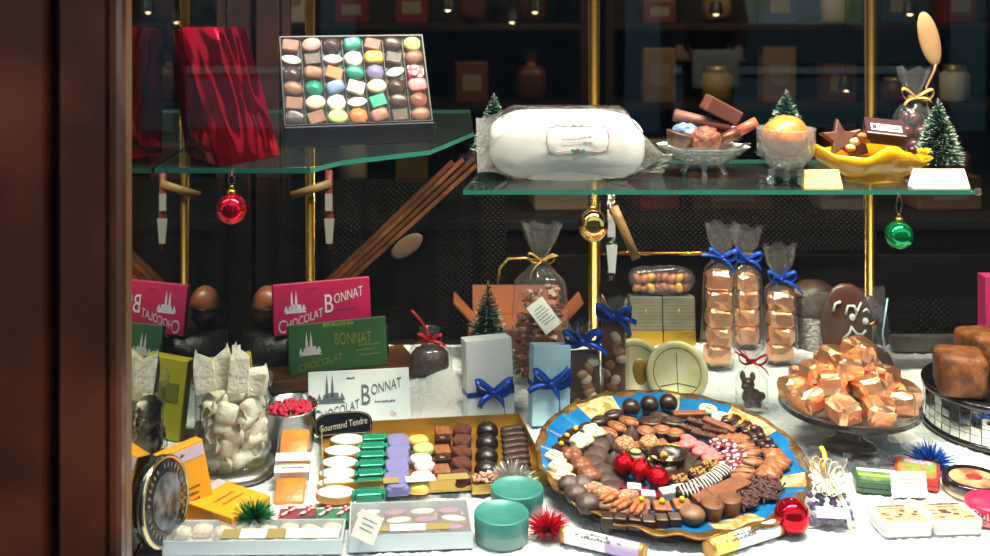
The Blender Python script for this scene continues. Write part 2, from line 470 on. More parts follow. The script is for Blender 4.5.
for (x0, x1, zs, side) in UNITS:
    for zi in (1, 2, 3):
        n = 6 if side == 'left' else 8
        for k in range(n):
            x = x0+.1+(x1-x0-.2)*(k+.5)/n
            col = SHC[rr.randrange(len(SHC))]; m = pm('shop_goods_'+col, col, .45)
            kind = rr.choice(['jar', 'box', 'bag'])
            w = min(.13, (x1-x0)/n*.62); h = rr.uniform(.09, .24)
            b = MB()
            where = 'from left on the %s board of the %s shop shelving' % (names[zi], side)
            if kind == 'jar':
                b.lathe([(w*.4, 0), (w*.45, .01), (w*.45, h*.75), (w*.3, h*.85)], 20)
                b.lathe([(w*.33, h*.85), (w*.33, h)], 20, m=1)
                o = b.build('storage_jar', [m, goldcard]); lab = 'dim gilt-lidded jar, %s %s' % (ORD[k], where)
            elif kind == 'box':
                b.box(w, .1, h, bev=.004); b.box(w*.6, .002, h*.4, (0, -.0512, h*.3), m=1)
                o = b.build('gift_box', [m, pm('dim_label', '#8f7f66', .6)]); lab = 'dim gift box, %s %s' % (ORD[k], where)
            else:
                b.blob(w*.45, .05, h*.35, .6, .6, base=True, amp=.006, fr=30, seed=k); b.lathe([(w*.12, h*.66), (w*.1, h*.75), (w*.3, h)], 16, m=0, sq=.5, caps=False)
                b.lathe([(w*.13, h*.7), (w*.13, h*.76)], 16, m=1, sq=.5, caps=False)
                o = b.build('sweet_bag', [m, goldrib]); lab = 'dim tied sweet bag, %s %s' % (ORD[k], where)
            o.location = (x, 4.46, zs[zi]+.001)
            tag(o, lab, 'jar' if kind == 'jar' else 'box' if kind == 'box' else 'bag', 'goods on the dim shop shelving')
# serving counter in the middle of the shop
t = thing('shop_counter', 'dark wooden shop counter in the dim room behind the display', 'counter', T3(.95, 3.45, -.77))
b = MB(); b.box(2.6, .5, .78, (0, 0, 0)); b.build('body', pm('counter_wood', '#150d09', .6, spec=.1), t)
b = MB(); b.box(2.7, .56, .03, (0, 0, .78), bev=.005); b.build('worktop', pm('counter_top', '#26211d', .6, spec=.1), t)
for i, (cx, col, wx, hh) in enumerate(((.35, '#8f7a5c', .2, .10), (.62, '#a23b34', .12, .13), (.85, '#6e4a30', .24, .09), (1.2, '#c4b598', .16, .12), (1.5, '#7c5638', .2, .1), (1.95, '#5a2a22', .2, .12))):
    b = MB(); b.box(wx, .14, hh, bev=.005, m=0); b.box(wx*.55, .002, hh*.4, (0, -.0712, hh*.3), m=1)
    o = b.build('sweet_carton', [pm('carton_'+col, col, .5), MATS['dim_label']], None, TM((cx, 3.38, .04), rr.uniform(-12, 12)))
    tag(o, 'sweet carton with pale label, %s from the left on the dim shop counter' % ORD[i], 'box', 'cartons on the shop counter')
for i, (px, py, Y) in enumerate(((448, 10, 4.0), (535, 12, 4.1), (512, 22, 4.2), (716, 14, 4.1), (910, 14, 4.0), (846, 90, 3.8))):
    p = W(px, py, Y)
    t = thing('shop_spotlight', 'small warm shop lamp glowing in the dark, %s from the left' % ORD[[0, 2, 1, 3, 5, 4][i]], 'lamp', Matrix.Translation(p), 'small lamps in the dim shop')
    b = MB(); b.lathe([(.004, .05), (.02, .045), (.028, 0)], 16, caps=False); b.tube([(0, 0, .05), (0, 0, 2.2-p.z)], .003, 6); b.build('lamp_shade', woodd, t)
    b = MB(); b.blob(.014, .014, .016, c=(0, 0, .01)); b.build('bulb', pm('lamp_bulb', '#ffd9a0', emit=6), t)

# ---- the street seen in the reflections of the pane
b = MB(); b.box(30, 12, .1, (0, -4.9, -.85)); struct(b.build('ground', pm('asphalt', '#26282c', .8, col2='#1e2024', ns=3)))
face = thing('shopfront_opposite', 'blue-grey panelled shopfront across the street mirrored in the window pane', 'building', T3(0, -8.4, -.75))
bl = pm('blue_grey_paint', '#4f6d78', .6); bl2 = pm('pale_stone', '#8ba1a8', .7); bd = pm('dark_blue_paint', '#1d2d35', .6)
b = MB(); b.box(30, .3, 9, (0, -.2, 0)); b.build('facade_wall', bd, face)
for x in (-7.5, -5.2, -2.9, -1.1, 1.9, 5.1, 7.4, 9.6):
    b = MB(); b.box(.34, .12, 4.4, (x, .0, 0)); b.build('pilaster', bl, face)
for (x0, x1) in ((-7.2, -5.5), (-4.8, -3.2), (-2.6, -1.4), (2.2, 4.8), (5.4, 7.1)):
    b = MB(); b.box(x1-x0, .08, .5, ((x0+x1)/2, 0, .02)); b.build('stall_panel', bl, face)
    b = MB(); b.box(x1-x0, .1, .07, ((x0+x1)/2, 0.02, .56)); b.build('window_ledge', bl2, face)
    b = MB(); b.box(x1-x0-.1, .03, 1.8, ((x0+x1)/2, 0, .66)); b.build('window_panel', pm('window_panel_blue', '#344a52', .3), face)
b = MB(); b.box(3.0, .3, .14, (3.4, .0, 2.45)); b.build('sign_board', bl2, face)
b = MB(); b.box(1.5, .06, .8, (3.3, .06, 1.05)); b.build('poster', pm('street_poster', '#9fb9c9', .5, col2='#8fae62', ns=2.5), face)
# ================================================================ helpers for wrapped and tied things
def bagm(prof, seg=56, seed=0):
    """prof rows: z, half-width x, half-depth y, ripple"""
    v = []; f = []; n = len(prof)
    # refine along z
    pr = []
    for a, b in zip(prof[:-1], prof[1:]):
        for k in range(4):
            t = k/4; pr.append([a[i]*(1-t)+b[i]*t for i in range(4)])
    pr.append(list(prof[-1])); n = len(pr)
    for (z, rx, ry, rip) in pr:
        for k in range(seg):
            a = 2*PI*k/seg
            d = 1+rip*(.6*math.sin(a*9+seed)+.5*math.sin(a*14+seed*2+z*30)+mnoise.noise(Vector((math.cos(a)*2, math.sin(a)*2, z*25+seed*5))))
            e = .75
            ca, sa = math.cos(a), math.sin(a)
            v.append((rx*d*math.copysign(abs(ca)**e, ca), ry*d*math.copysign(abs(sa)**e, sa), z+rip*.02*math.sin(a*5+seed)))
    for i in range(n-1):
        for k in range(seg):
            k2 = (k+1) % seg; f.append((i*seg+k, i*seg+k2, (i+1)*seg+k2, (i+1)*seg+k))
    f.append(tuple(range(seg-1, -1, -1)))
    b = MB(); b.add(v, f); return b

def bow(b, s, w, tails=((-.8, -1.2), (.9, -1.0)), m=0, M=None, wd=(0, .55, .8), up=.35):
    b.ribbon(loop((0, 0, 0), (-s, -.15*s, s*up), (-.1*s, -.1*s, .35*s)), w, wd, m, M)
    b.ribbon(loop((0, 0, 0), (s, -.15*s, s*up*.8), (.1*s, -.1*s, .35*s)), w, wd, m, M)
    for (tx, tz) in tails:
        b.ribbon(arc((0, -.002, 0), (tx*s, -.2*s, tz*s), (.15*s*(1 if tx > 0 else -1), -.1*s, .12*s), 8), w*.8, wd, m, M)
    b.blob(w*.45, w*.45, w*.45, nu=10, nv=6, m=m, M=M)

def tinsel(name, p, r, n, mat, label, seed, flat=.75):
    rg = random.Random(seed); b = MB()
    for i in range(n):
        z = rg.uniform(-.25, 1); a = rg.uniform(0, 2*PI); q = math.sqrt(max(0, 1-z*z))
        d = Vector((q*math.cos(a), q*math.sin(a), z*flat+.1)); L = r*rg.uniform(.7, 1.08)
        side = d.cross(Vector((rg.uniform(-1, 1), rg.uniform(-1, 1), .3))).normalized()
        s2 = d.cross(side).normalized()*rg.uniform(-.12, .12)*L
        w = r*.03
        p0 = d*r*.06; p1 = d*L*.55+s2*.6; p2 = d*L+s2
        b.add([p0-side*w, p0+side*w, p1+side*w, p1-side*w, p2+side*w*.4, p2-side*w*.4], [(0, 1, 2, 3), (3, 2, 4, 5)], 0, smooth=False)
    b.blob(r*.14, r*.14, r*.14, nu=8, nv=6)
    o = b.build(name, mat); o.location = Vector(p)+Vector((0, 0, r*.27)); return tag(o, label, 'tinsel')

needle = pm('brush_needles', '#2b6248', .6, col2='#1a4433', ns=60); frost = pm('brush_frost', '#cfdcd4', .7)
def tree(p, h, rb, label, seed, frosty=.3, M=None):
    t = thing('bottle_brush_tree', label, 'tree', Matrix.Translation(p))
    b = MB(); b.lathe([(.016, 0), (.016, .008), (.012, .012), (0, .012)], 20); b.build('wooden_base', wood, t)
    b = MB(); b.tube([(0, 0, .01), (0, 0, h)], .0022, 6); b.build('trunk', woodd, t)
    rg = random.Random(seed); b = MB()
    n = 2600
    for i in range(n):
        u = 1-math.sqrt(rg.random())*.985
        z = .014+u*(h-.016); r = rb*(1-u)**.85*rg.uniform(.8, 1.04)+.002; a = rg.uniform(0, 2*PI)
        d = Vector((math.cos(a), math.sin(a), rg.uniform(-.05, .35)*1)); t_ = Vector((-math.sin(a), math.cos(a), rg.uniform(-1, 1))).normalized()*.0007
        p0 = Vector((0, 0, z)); p1 = p0+d*r*.8; p2 = p0+d*r
        fr = 1 if rg.random() < frosty else 0
        b.add([p0-t_, p0+t_, p1+t_, p1-t_, p2], [(0, 1, 2, 3), (3, 2, 4)], [0, fr], smooth=False)
    b.build('needles', [needle, frost], t)
    return t

def strokes(b, w, h, rows, M, m, seed=0, fill=.8, th=.25):
    """tiny illegible print as rows of short dashes on a front (xz) face"""
    rg = random.Random(seed)
    for r in range(rows):
        z = h/2-(r+.5)*h/rows; x = -w/2*rg.uniform(.6, 1); xe = w/2*rg.uniform(.6, 1)
        while x < xe:
            L = rg.uniform(.03, .1)*w
            hh = h/rows*th*rg.uniform(.7, 1.2)
            b.add([(x, 0, z), (x+L, 0, z), (x+L, 0, z+hh), (x, 0, z+hh)], [(0, 1, 2, 3)], m, M, False)
            x += L+.02*w

def steeple(b, M, m, s):
    """twin-spired church on a rock, drawn flat as on the wrapper"""
    def P(pts): b.add([(x*s, 0, z*s) for x, z in pts], [tuple(range(len(pts)))], m, M, False)
    for x in (-.11, .11):
        P([(x-.06, .1), (x+.06, .1), (x+.055, .5), (x, 1.0), (x-.055, .5)])
    P([(-.3, .0), (.4, .0), (.35, .28), (.05, .3), (-.25, .22)])
    P([(-.5, -.12), (.65, -.12), (.45, .04), (-.35, .04)])
    P([(-.52, -.02), (-.3, -.02), (-.41, .28)]); P([(.36, .0), (.62, .0), (.49, .3)])

# ================================================================ chocolate bars
pinkp = pm('pink_wrapper', '#b3184c', .4, col2='#a41343', ns=8); greenp = pm('green_wrapper', '#2f5a2c', .5, col2='#274e26', ns=8); whitep = pm('pale_wrapper', '#dfe6e8', .45)
silvp = pm('pale_print', '#cfc4cc', .5); goldp = pm('gold_print', '#9a8a3c', .4, .4); greyp = pm('grey_print', '#5d666c', .55)
goldish = pm('faded_gold_print', '#7f7d35', .5)
def bar(M, w, h, mat, mtxt, label, style):
    t = thing('chocolate_bar', label, 'chocolate bar', M)
    b = MB(); b.box(w, .012, h, (0, .006, 0), bev=.0015); t0 = t; t = b.build('wrapper', mat, t)
    b = MB(); y = -.0006
    if style == 'green':
        b2 = MB(); steeple(b2, T3(-w*.3, y, h*.42), 0, h*.42); b2.build('church_emblem', silvp, t)
        y2 = -.0013; b.text('CHOCOLAT', w*.44, h*.15, T3(-w*.19, y2, h*.2), 0, .16); b.text('BONNAT', w*.38, h*.24, T3(w*.15, y2, h*.62), 0, -.05)
        b3 = MB(); strokes(b3, w*.28, h*.3, 3, T3(w*.3, y, h*.35), 0, 3); b3.build('small_print', goldish, t); b3 = MB(); strokes(b3, w*.36, h*.1, 1, T3(0, y, h*.9), 0, 5, th=.7); b3.build('small_print', goldish, t)
        b.build('lettering', goldish, t)
    else:
        b2 = MB(); steeple(b2, T3(-w*.29, y, h*.46), 0, h*(.40 if style == 'pink' else .48)); b2.build('church_emblem', silvp if style == 'pink' else greyp, t)
        y2 = -.0014; b.text('C', w*.075, h*.26, T3(-w*.415, y2, h*.17), 0); b.text('HOCOLAT', w*.37, h*.17, T3(-w*.185, y2, h*.285), 0, .27)
        b.text('B', w*.085, h*.36, T3(w*.065, y2, h*.54), 0); b.text('ONNAT', w*.30, h*.19, T3(w*.27, y2, h*.675), 0, .20)
        b3 = MB(); strokes(b3, w*.26, h*.06, 1, T3(w*.24, y, h*.38), 0, 3, th=.6); b3.build('small_print', pm('plum_print', '#6d1a44', .5) if style == 'pink' else greyp, t); b3 = MB(); strokes(b3, w*.12, h*.06, 1, T3(-w*.08, y, h*.83), 0, 4, th=.6)
        b3.build('small_print', pm('plum_print', '#6d1a44', .5) if style == 'pink' else greyp, t)
        b.build('lettering', mtxt, t)
        if style == 'white':
            b4 = MB(); b4.text('Oy', None, h*.1, T3(w*.33, y, h*.16)); b4.build('pink_mark', pink, t)
    return t0
# wooden plank and step block under the bars
pb = W(334, 371, 1.99)
plankM = TM((pb.x+.008, 2.035, .0), 19)
b = MB(); b.box(.275, .12, .022, (0, 0, .004), bev=.003); o = b.build('wooden_plank', pm('warm_plank', '#6b3c22', .45, col2='#532c18', ns=14), None, plankM)
tag(o, 'brown wooden plank lying on the fleece under the green chocolate bar', 'plank')
b = MB(); b.box(.19, .045, .055, (0, .03, .0265), bev=.003); o = b.build('step_block', woodd, None, plankM)
tag(o, 'dark wooden step block behind the green bar holding up the pink bar', 'block')
bar(plankM @ TM((-.012, -.042, .0265), 0, 12), .182, .086, greenp, goldp, 'green paper chocolate bar with church print standing on the brown plank', 'green')
bar(plankM @ TM((-.03, .012, .0825), 0, 10), .184, .091, pinkp, silvp, 'deep pink paper chocolate bar standing above and behind the green bar', 'pink')
bar(TM(W(360, 426, 1.80)+Vector((0, 0, .002)), 8, 27), .168, .086, whitep, greyp, 'pale silver-grey chocolate bar leaning back behind the long sweets tray', 'white')
# bundle of wooden slats leaning behind
t = thing('wood_bundle', 'bundle of brown wooden slats leaning diagonally behind the pink bar', 'slats')
p0 = W(285, 330, 2.15); p1 = W(470, 158, 2.175); dd = (p1-p0).normalized(); nrm = Vector((-dd.z, 0, dd.x))
for i, (o0, o1, r) in enumerate(((-.014, .0, .006), (-.004, .006, .007), (.006, -.012, .006), (.014, -.03, .005))):
    b = MB(); q0 = p0+nrm*o0*.8; q1 = p1+nrm*o0*1.3+dd*o1
    L = (q1-q0).length
    Mx = Matrix.Translation(q0) @ (q1-q0).to_track_quat('Z', 'Y').to_matrix().to_4x4()
    b.box(.016, .008, L, M=Mx, bev=.001); b.build('slat', pm('slat_wood_%d' % (i % 2), ['#7a4527', '#5a3018'][i % 2], .4, col2='#46260f', ns=20), t)
b = MB(); b.blob(.036, .004, .018, 1, .8); b.build('kraft_tag', pm('kraft', '#5e4730', .7), t, Matrix.Translation(W(407, 246, 2.16)) @ RY(-35))

# ================================================================ glass jar of wrapped nougat
jp = H(232, 470)
jar = thing('glass_jar', 'wide clear glass jar of wrapped nougats on a dark metal foot', 'jar', Matrix.Translation(jp))
b = MB(); b.lathe([(.052, .02), (.0545, .03), (.0545, .115), (.051, .122), (.053, .127), (.06, .131), (.0615, .136), (.06, .139), (.056, .138)], 48, caps=False); b.build('glass_body', clearg, jar)
b = MB(); b.lathe([(0, .016), (.052, .016), (.052, .02), (0, .02)], 48, caps=False); b.build('glass_bottom', clearg, jar)
b = MB(); b.lathe([(.0565, .03), (.058, .032), (.058, .036), (.0565, .038)], 48, caps=False); b.build('glass_band', cutg, jar)
b = MB(); b.lathe([(0, 0), (.064, 0), (.067, .004), (.065, .010), (.056, .014), (.05, .0155), (0, .0155)], 48, caps=False); b.build('metal_foot', pm('dark_pewter', '#8a867e', .3, .9), jar)
nou = pm('nougat', '#e9e2cf', .6, col2='#d6c6a4', ns=90); wrapn = pm('nougat_wrap', '#ddcdb4', .35, col2='#f3ecdc', ns=70, bump=.8, bs=90)
def nougat_mesh(seed):
    b = MB(); b.box(.026, .015, .022, (0, 0, -.011), bev=.005, seg=3, smooth=True)
    rg = random.Random(seed)
    for s in (-1, 1):
        v = []; f = []; n = 14
        for i in range(n+1):
            a = 2*PI*i/n
            v += [(s*.013, math.cos(a)*.003, math.sin(a)*.004), (s*.0185, math.cos(a)*.006*(1+.25*math.sin(a*5+seed)), math.sin(a)*.009*(1+.2*math.sin(a*4)))]
        for i in range(n): f.append((2*i, 2*i+2, 2*i+3, 2*i+1))
        b.add(v, f, 1)
    return b.build('wrapped_nougat', [wrapn if seed % 3 else nou, wrapn], raw=True)
nm = [nougat_mesh(i) for i in range(4)]
rg = random.Random(5); k = 0
for lz in range(5):
    for i in range(6 if lz % 2 == 0 else 7):
        n = 6 if lz % 2 == 0 else 7
        a = 2*PI*(i+.37*lz)/n; r = .037
        o = ob('wrapped_nougat', nm[k % 4], None, Matrix.Translation(jp+Vector((r*math.cos(a), r*math.sin(a), .034+lz*.0165))) @ RZ(math.degrees(a)+90+rg.uniform(-25, 25)) @ RX(rg.uniform(-40, 40)) @ RY(rg.uniform(-25, 25)) @ SCL(1.25, 1.3, 1.3))
        tag(o, 'pale nougat sweet in twisted clear wrap inside the wide glass jar', 'sweet', 'wrapped nougats in the glass jar'); k += 1
foilw = pm('pale_sachet_film', '#efe8dc', .18, 0, col2='#e2d6c2', ns=50, bump=1.0, bs=70, spec=.8)
for i, (px, py, yaw, roll, h, w) in enumerate(((212, 372, 10, 8, .062, .030), (226, 370, -5, 2, .066, .03), (243, 371, 5, -3, .07, .03), (257, 380, -15, -12, .045, .034))):
    b = MB(); d = .008; ax = w*(.28 if i % 2 else -.25)
    v = [(-w/2, -d, 0), (w/2, -d, 0), (w/2, d, 0), (-w/2, d, 0), (-w*.5, -d*1.1, h*.45), (w*.5, -d*.9, h*.5), (w*.48, d, h*.5), (-w*.48, d, h*.45),
         (-w*.46, -d*.8, h*.66), (w*.46, -d*.9, h*.72), (w*.44, d*.5, h*.72), (-w*.44, d*.5, h*.68), (ax-w*.1, -.0008, h*.9), (ax+w*.06, -.0008, h*.92), (ax+w*.06, .0008, h*.92), (ax-w*.1, .0008, h*.9), (ax, 0, h*1.04)]
    f = [(3, 2, 1, 0)]
    for L in (0, 4, 8):
        for k in range(4): f.append((L+k, L+(k+1) % 4, L+4+(k+1) % 4, L+4+k))
    f += [(12, 13, 16), (13, 14, 16), (14, 15, 16), (15, 12, 16)]
    b.add(v, f, 0, None, False); q = jp+Vector(((px-234)*.0015, -.022+.01*(i % 2), .126 if i < 3 else .122))
    o = b.build('pointed_sachet', foilw, None, TM(q, yaw, 4, roll))
    tag(o, 'pale pointed film sachet sticking out of the glass jar, %s from the left' % ORD[i], 'sachet', 'pointed sachets in the jar mouth')
# yellow-green carton behind the jar, round brown egg
b = MB(); b.box(.074, .02, .128, bev=.002); b.box(.05, .001, .03, (0, -.0106, .06), m=1)
tag(b.build('sweet_carton', [pm('chartreuse_card', '#a89c22', .5), pm('olive_print', '#6f6a1e', .6)], None, TM((-.345, 1.765, .001), 14, 4, 5)), 'yellow-green carton standing behind the wide glass jar by the mirror', 'carton')
b = MB(); b.blob(.03, .028, .04, base=True); b.lathe([(.0285, .036), (.0302, .038), (.0302, .042), (.0285, .044)], 24, m=1)
tag(b.build('chocolate_egg', [pm('caramel_brown', '#84492a', .35, col2='#3c2114', ns=18), black], None, TM((-.345, 2.08, .075), 0)), 'brown chocolate egg on a dark round box behind the glass jar', 'egg')
b = MB(); b.lathe([(0, 0), (.07, 0), (.07, .06), (.066, .062), (.066, .074), (0, .0745)], 40, caps=False)
tag(b.build('hat_box', black, None, TM((-.325, 2.08, 0), 0)), 'round black box in the shade behind the glass jar under the brown egg', 'box')

# ================================================================ red sweets tin
tp = H(291, 446)
t = thing('sweets_tin', 'small open silver tin full of red sugar sweets beside the glass jar', 'tin', TM(tp, 0, -4))
b = MB(); b.lathe([(0, .002), (.036, .002), (.0405, .064), (.0425, .065), (.0425, .067), (.0395, .067), (.0395, .056), (.0, .052)], 40, caps=False); b.build('tin_body', silver, t)
b = MB(); rg = random.Random(2)
for i in range(130):
    r = .036*math.sqrt(rg.random()); a = rg.uniform(0, 2*PI)
    b.blob(.0042, .0036, .0034, nu=7, nv=5, c=(r*math.cos(a), r*math.sin(a), .058+.006*(1-(r/.037)**2)), amp=.0006, fr=300, seed=i)
o = b.build('sugar_sweets', pm('raspberry_sugar', '#c01a3c', .6, bump=.5, bs=400), None, Matrix(t.matrix_basis)); tag(o, 'tiny raspberry red sugar sweets heaped in the silver tin', 'sweets', kind='stuff')

# orange jelly pack with white band
orj = pm('orange_jelly', '#e88a22', .35, col2='#d9761a', ns=50, bump=.3)
pk = TM(H(288, 506)+Vector((0, .004, .002)), 3, 63, 0)
t = thing('jelly_pack', 'clear pack of orange jelly strips with white paper band leaning on the red sweets tin', 'pack', pk)
b = MB(); b.box(.049, .016, .135, (0, .008, 0), bev=.002); b.build('clear_sleeve', film, t)
for i, (z, h) in enumerate(((.003, .042), (.052, .028), (.085, .045))):
    b = MB(); b.box(.042, .01, h, (0, .008, z), bev=.003, smooth=True); b.build('jelly_strip', orj, t)
b = MB(); b.box(.05, .0175, .013, (0, .008, .05)); b.box(.05, .0175, .014, (0, .008, .070)); strokes(b, .04, .006, 1, T3(0, -.0009, .0565), 1, 3, th=.5); b.build('paper_band', [paper, pm('indigo_print', '#3a3f7a', .6)], t)

# ================================================================ yellow cartons
yel = pm('amber_card', '#efa41c', .5); lav = pm('lavender_band', '#cbb6cf', .5); olv = pm('olive_ink', '#5c5518', .6); brn = pm('brown_ink', '#b4761a', .6)
def ycarton(M, w, d, h, label, flat):
    t = thing('amber_carton', label, 'carton', M)
    b = MB(); b.box(w, d, h, (0, d/2, 0), bev=.0012); t0 = t; t = b.build('carton_body', yel, t)
    b = MB(); b.box(w*.94, .0006, h*.16, (0, -.0004, h*.8)); b.build('lavender_strip', lav, t)
    b = MB()
    if not flat:
        b.prism([(-.004, 0), (0, -.0012), (.004, .002), (.001, .002), (.0, .004)], .0004, M=T3(0, -.0007, h*.88) @ RX(90)); b.build('bird_emblem', olv, t); b = MB(); strokes(b, w*.6, h*.24, 3, T3(.0, -.0006, h*.34), 0, 5, th=.4)
        b.build('small_print', olv, t)
    else:
        strokes(b, w*.6, h*.3, 2, T3(0, -.0006, h*.42), 0, 9, th=.35); b.build('small_print', brn, t)
    return t0
ycarton(TM((-.345, 1.487, .001), 36, 9, 8), .064, .022, .100, 'amber carton with lavender band standing upright beside the black tin', False)
# the lying one: its front face looks up
ycarton(Matrix.Translation((-.266, 1.474, .0275)) @ RZ(58) @ RX(-90), .076, .026, .097, 'amber carton with lavender band lying flat in front of the glass jar', True)

# black round tin on edge
bt = thing('round_tin', 'black round tin with gilt ring standing on edge against the window post', 'tin', Matrix.Translation((-.383, 1.425, .058)) @ RZ(74) @ RX(-8) @ RY(-6))
bk = pm('black_enamel', '#15171c', .18, coat=.6)
b = MB(); b.lathe([(0, .0), (.052, .0), (.054, .002), (.054, .008), (.056, .009), (.056, .016), (.052, .018), (0, .018)], 56, M=RX(90), caps=False); b.build('tin_body', bk, bt)
b = MB(); b.lathe([(.0515, .018), (.053, .0195), (.0555, .0185), (.0565, .016)], 56, M=RX(90), caps=False); b.build('gilt_ring', pm('gilt_ring', '#d8c9a0', .15, 1), bt)
b = MB(); b.lathe([(0, .0188), (.034, .0188)], 40, M=RX(90), caps=False); b.build('picture_disc', pm('dark_photo', '#20242b', .25, col2='#7d8691', ns=45, lo=.35, hi=.75), bt)
b = MB()
for i in range(26):
    a = -2.6+i*.2
    if i % 7 == 6: continue
    b.add([(-.0018, 0, -.003), (.0018, 0, -.003), (.0014, 0, .003), (-.0014, 0, .003)], [(0, 1, 2, 3)], 0, RX(0) @ T3(.0435*math.sin(a), -.0189, .0435*math.cos(a)) @ RY(math.degrees(a)), False)
b.build('ring_print', pm('cream_print', '#6f695c', .5), bt)

tinsel('tinsel_pompom', (-.261, 1.463, .006), .033, 320, pm('green_tinsel', '#1f9e5c', .25, .7), 'green tinsel pompom beside the flat amber carton', 1)
tinsel('tinsel_pompom', H(548, 536), .031, 320, pm('red_tinsel', '#e0203c', .25, .6), 'red tinsel pompom beside the turquoise tins', 2)
tinsel('tinsel_pompom', H(512, 492), .038, 360, pm('silver_tinsel', '#e6e6e4', .22, .9), 'silver tinsel pompom at the corner of the long sweets tray', 3)
tinsel('tinsel_pompom', H(930, 470), .037, 330, pm('blue_tinsel', '#2a78d8', .25, .6), 'blue tinsel pompom behind the red picture tin', 4)

# turquoise tins
tq = pm('turquoise_lid', '#3f8a84', .4, .1, col2='#377c77', ns=30); tqs = pm('turquoise_side', '#6b908c', .4, .2)
for (px, py, lab) in ((501.5, 538, 'round turquoise tin in front, beside the red tinsel'), (517, 512, 'round turquoise tin half hidden behind another turquoise tin')):
    p = H(px, py); t = thing('turquoise_tin', lab, 'tin', TM(p, 0, 0))
    b = MB(); b.lathe([(0, 0), (.0345, 0), (.0352, .002), (.0352, .02)], 48, caps=False); b.build('tin_body', tqs, t)
    b = MB(); b.lathe([(.036, .016), (.0362, .0165), (.0362, .033), (.0352, .0345), (.0335, .0345), (.0325, .0325), (0, .0325)], 48, caps=False); b.build('lid', tq, t)

# ================================================================ flat clear-topped boxes at the front
khaki = pm('khaki_label', '#9a8a52', .4); frostb = pm('frosted_side', '#c9d9e2', .3, col2='#d6e3ea', ns=10); lid = glassm('clear_lid', '#fbfdfd', 1.45, .03, .10, '#ffffff')
calw = pm('calisson_icing', '#e6e2d8', .4); calb = pm('calisson_base', '#d99a3d', .6); purp = pm('mauve_fondant', '#a4628f', .5); cream = pm('cream_nougat', '#efe3d0', .6, col2='#d7bfa4', ns=120, bump=.6, bs=150)
def almond_shape(L, w, n=14):
    return [(L/2*math.cos(2*PI*i/(2*n))*1.0, w/2*math.copysign(abs(math.sin(2*PI*i/(2*n)))**1.25, math.sin(2*PI*i/(2*n)))) for i in range(2*n)]
def calisson(L, w, top=None, base=None):
    b = MB(); b.prism(almond_shape(L, w), .009, 1, smooth=False); b.prism(almond_shape(L*.97, w*.97), .003, 0, T3(0, 0, .009), .0012, True)
    return b.build('calisson', [top or calw, base or calb], raw=True)
def tray(M, w, d, h, label, walls, floor_, lidm=None, name='sweets_tray'):
    t = thing(name, label, 'box', M)
    b = MB(); b.box(w, d, .0015); b.build('tray_floor', floor_, t)
    b = MB()
    for s in (-1, 1):
        b.box(w, .0015, h, (0, s*d/2, 0)); b.box(.0015, d, h, (s*w/2, 0, 0))
    b.build('tray_wall', walls, t)
    if lidm:
        b = MB(); b.box(w+.001, d+.001, .0008, (0, 0, h)); b.build('clear_lid', lidm, t)
    return t
# A: long one at the very front
pa = H(257, 555); pa2 = H(260, 524)
MA = TM(((256-450)*1.43/F, 1.428, .001), 1)
tA = tray(MA, .227, .054, .018, 'long flat clear-topped box with khaki label at the front left', frostb, paper, lid)
for x in (-.03, .028): b = MB(); b.box(.022, .024, .0006, (x, -.012, .0191)); b.build('khaki_label', khaki, tA)
for x, wl in ((-.001, .034), (.075, .068)): b = MB(); b.box(wl, .024, .0006, (x, -.012, .0191)); b.build('white_label', paper, tA)
b = MB(); strokes(b, .05, .018, 3, T3(.075, -.012, .0199) @ TOPF, 0, 8, th=.4); b.build('small_print', pm('faint_print', '#b9a88e', .6), tA)
rg = random.Random(11)
cm = MB(); cm.blob(.013, .009, .007, .7, .7, base=True, amp=.002, fr=150); cm = cm.build('nougat_lump', cream, raw=True)
for i in range(8):
    o = ob('nougat_lump', cm, None, MA @ TM((-.1+i*.0282, .013+.004*(i % 2), .0022), rg.uniform(-30, 30)))
    tag(o, 'cream nougat lump in the long front box, %s from the left' % ORD[i], 'sweet', 'nougat lumps in the long front box')
# B: mauve and white almonds
MBx = TM(((410-450)*1.455/F, 1.456, .001), 4)
tB = tray(MBx, .158, .088, .021, 'flat clear-topped box of white and mauve almonds beside the turquoise tins', frostb, pm('mauve_liner', '#8d5379', .5, col2='#5b4636', ns=60), lid)
for x in (-.044, .035): b = MB(); b.box(.031, .016, .0006, (x, -.03, .0222)); b.build('khaki_label', khaki, tB)
b = MB(); b.box(.046, .017, .0006, (-.004, -.03, .0222)); b.build('white_label', paper, tB)
cmw = calisson(.034, .015); cmp_ = calisson(.032, .014, purp, purp)
k = 0
for r in range(3):
    for c in range(4):
        wht = (r+c) % 2 == 0
        o = ob('sugared_almond', cmw if wht else cmp_, None, MBx @ TM((-.055+c*.0365+(r % 2)*.004, -.012+r*.022, .0022), rg.uniform(-15, 15)))
        tag(o, '%s almond-shaped sweet, %s from the left in the %s row of the flat clear box' % ('white' if wht else 'mauve', ORD[c], ['front', 'middle', 'back'][r]), 'sweet', 'almond sweets in the flat clear box')
b = MB()
for i in range(60):
    b.blob(.0028, .0024, .002, nu=7, nv=5, c=(rg.uniform(-.072, .072), rg.uniform(-.012, .038), .005), m=i % 2)
o = b.build('violet_crystals', [pm('violet_crystal', '#cbbfd6', .5), pm('violet_crystal_dark', '#6d5a63', .6)], None, MBx); tag(o, 'lilac and grey sugar crystals strewn among the mauve almonds', 'sweets', kind='stuff')
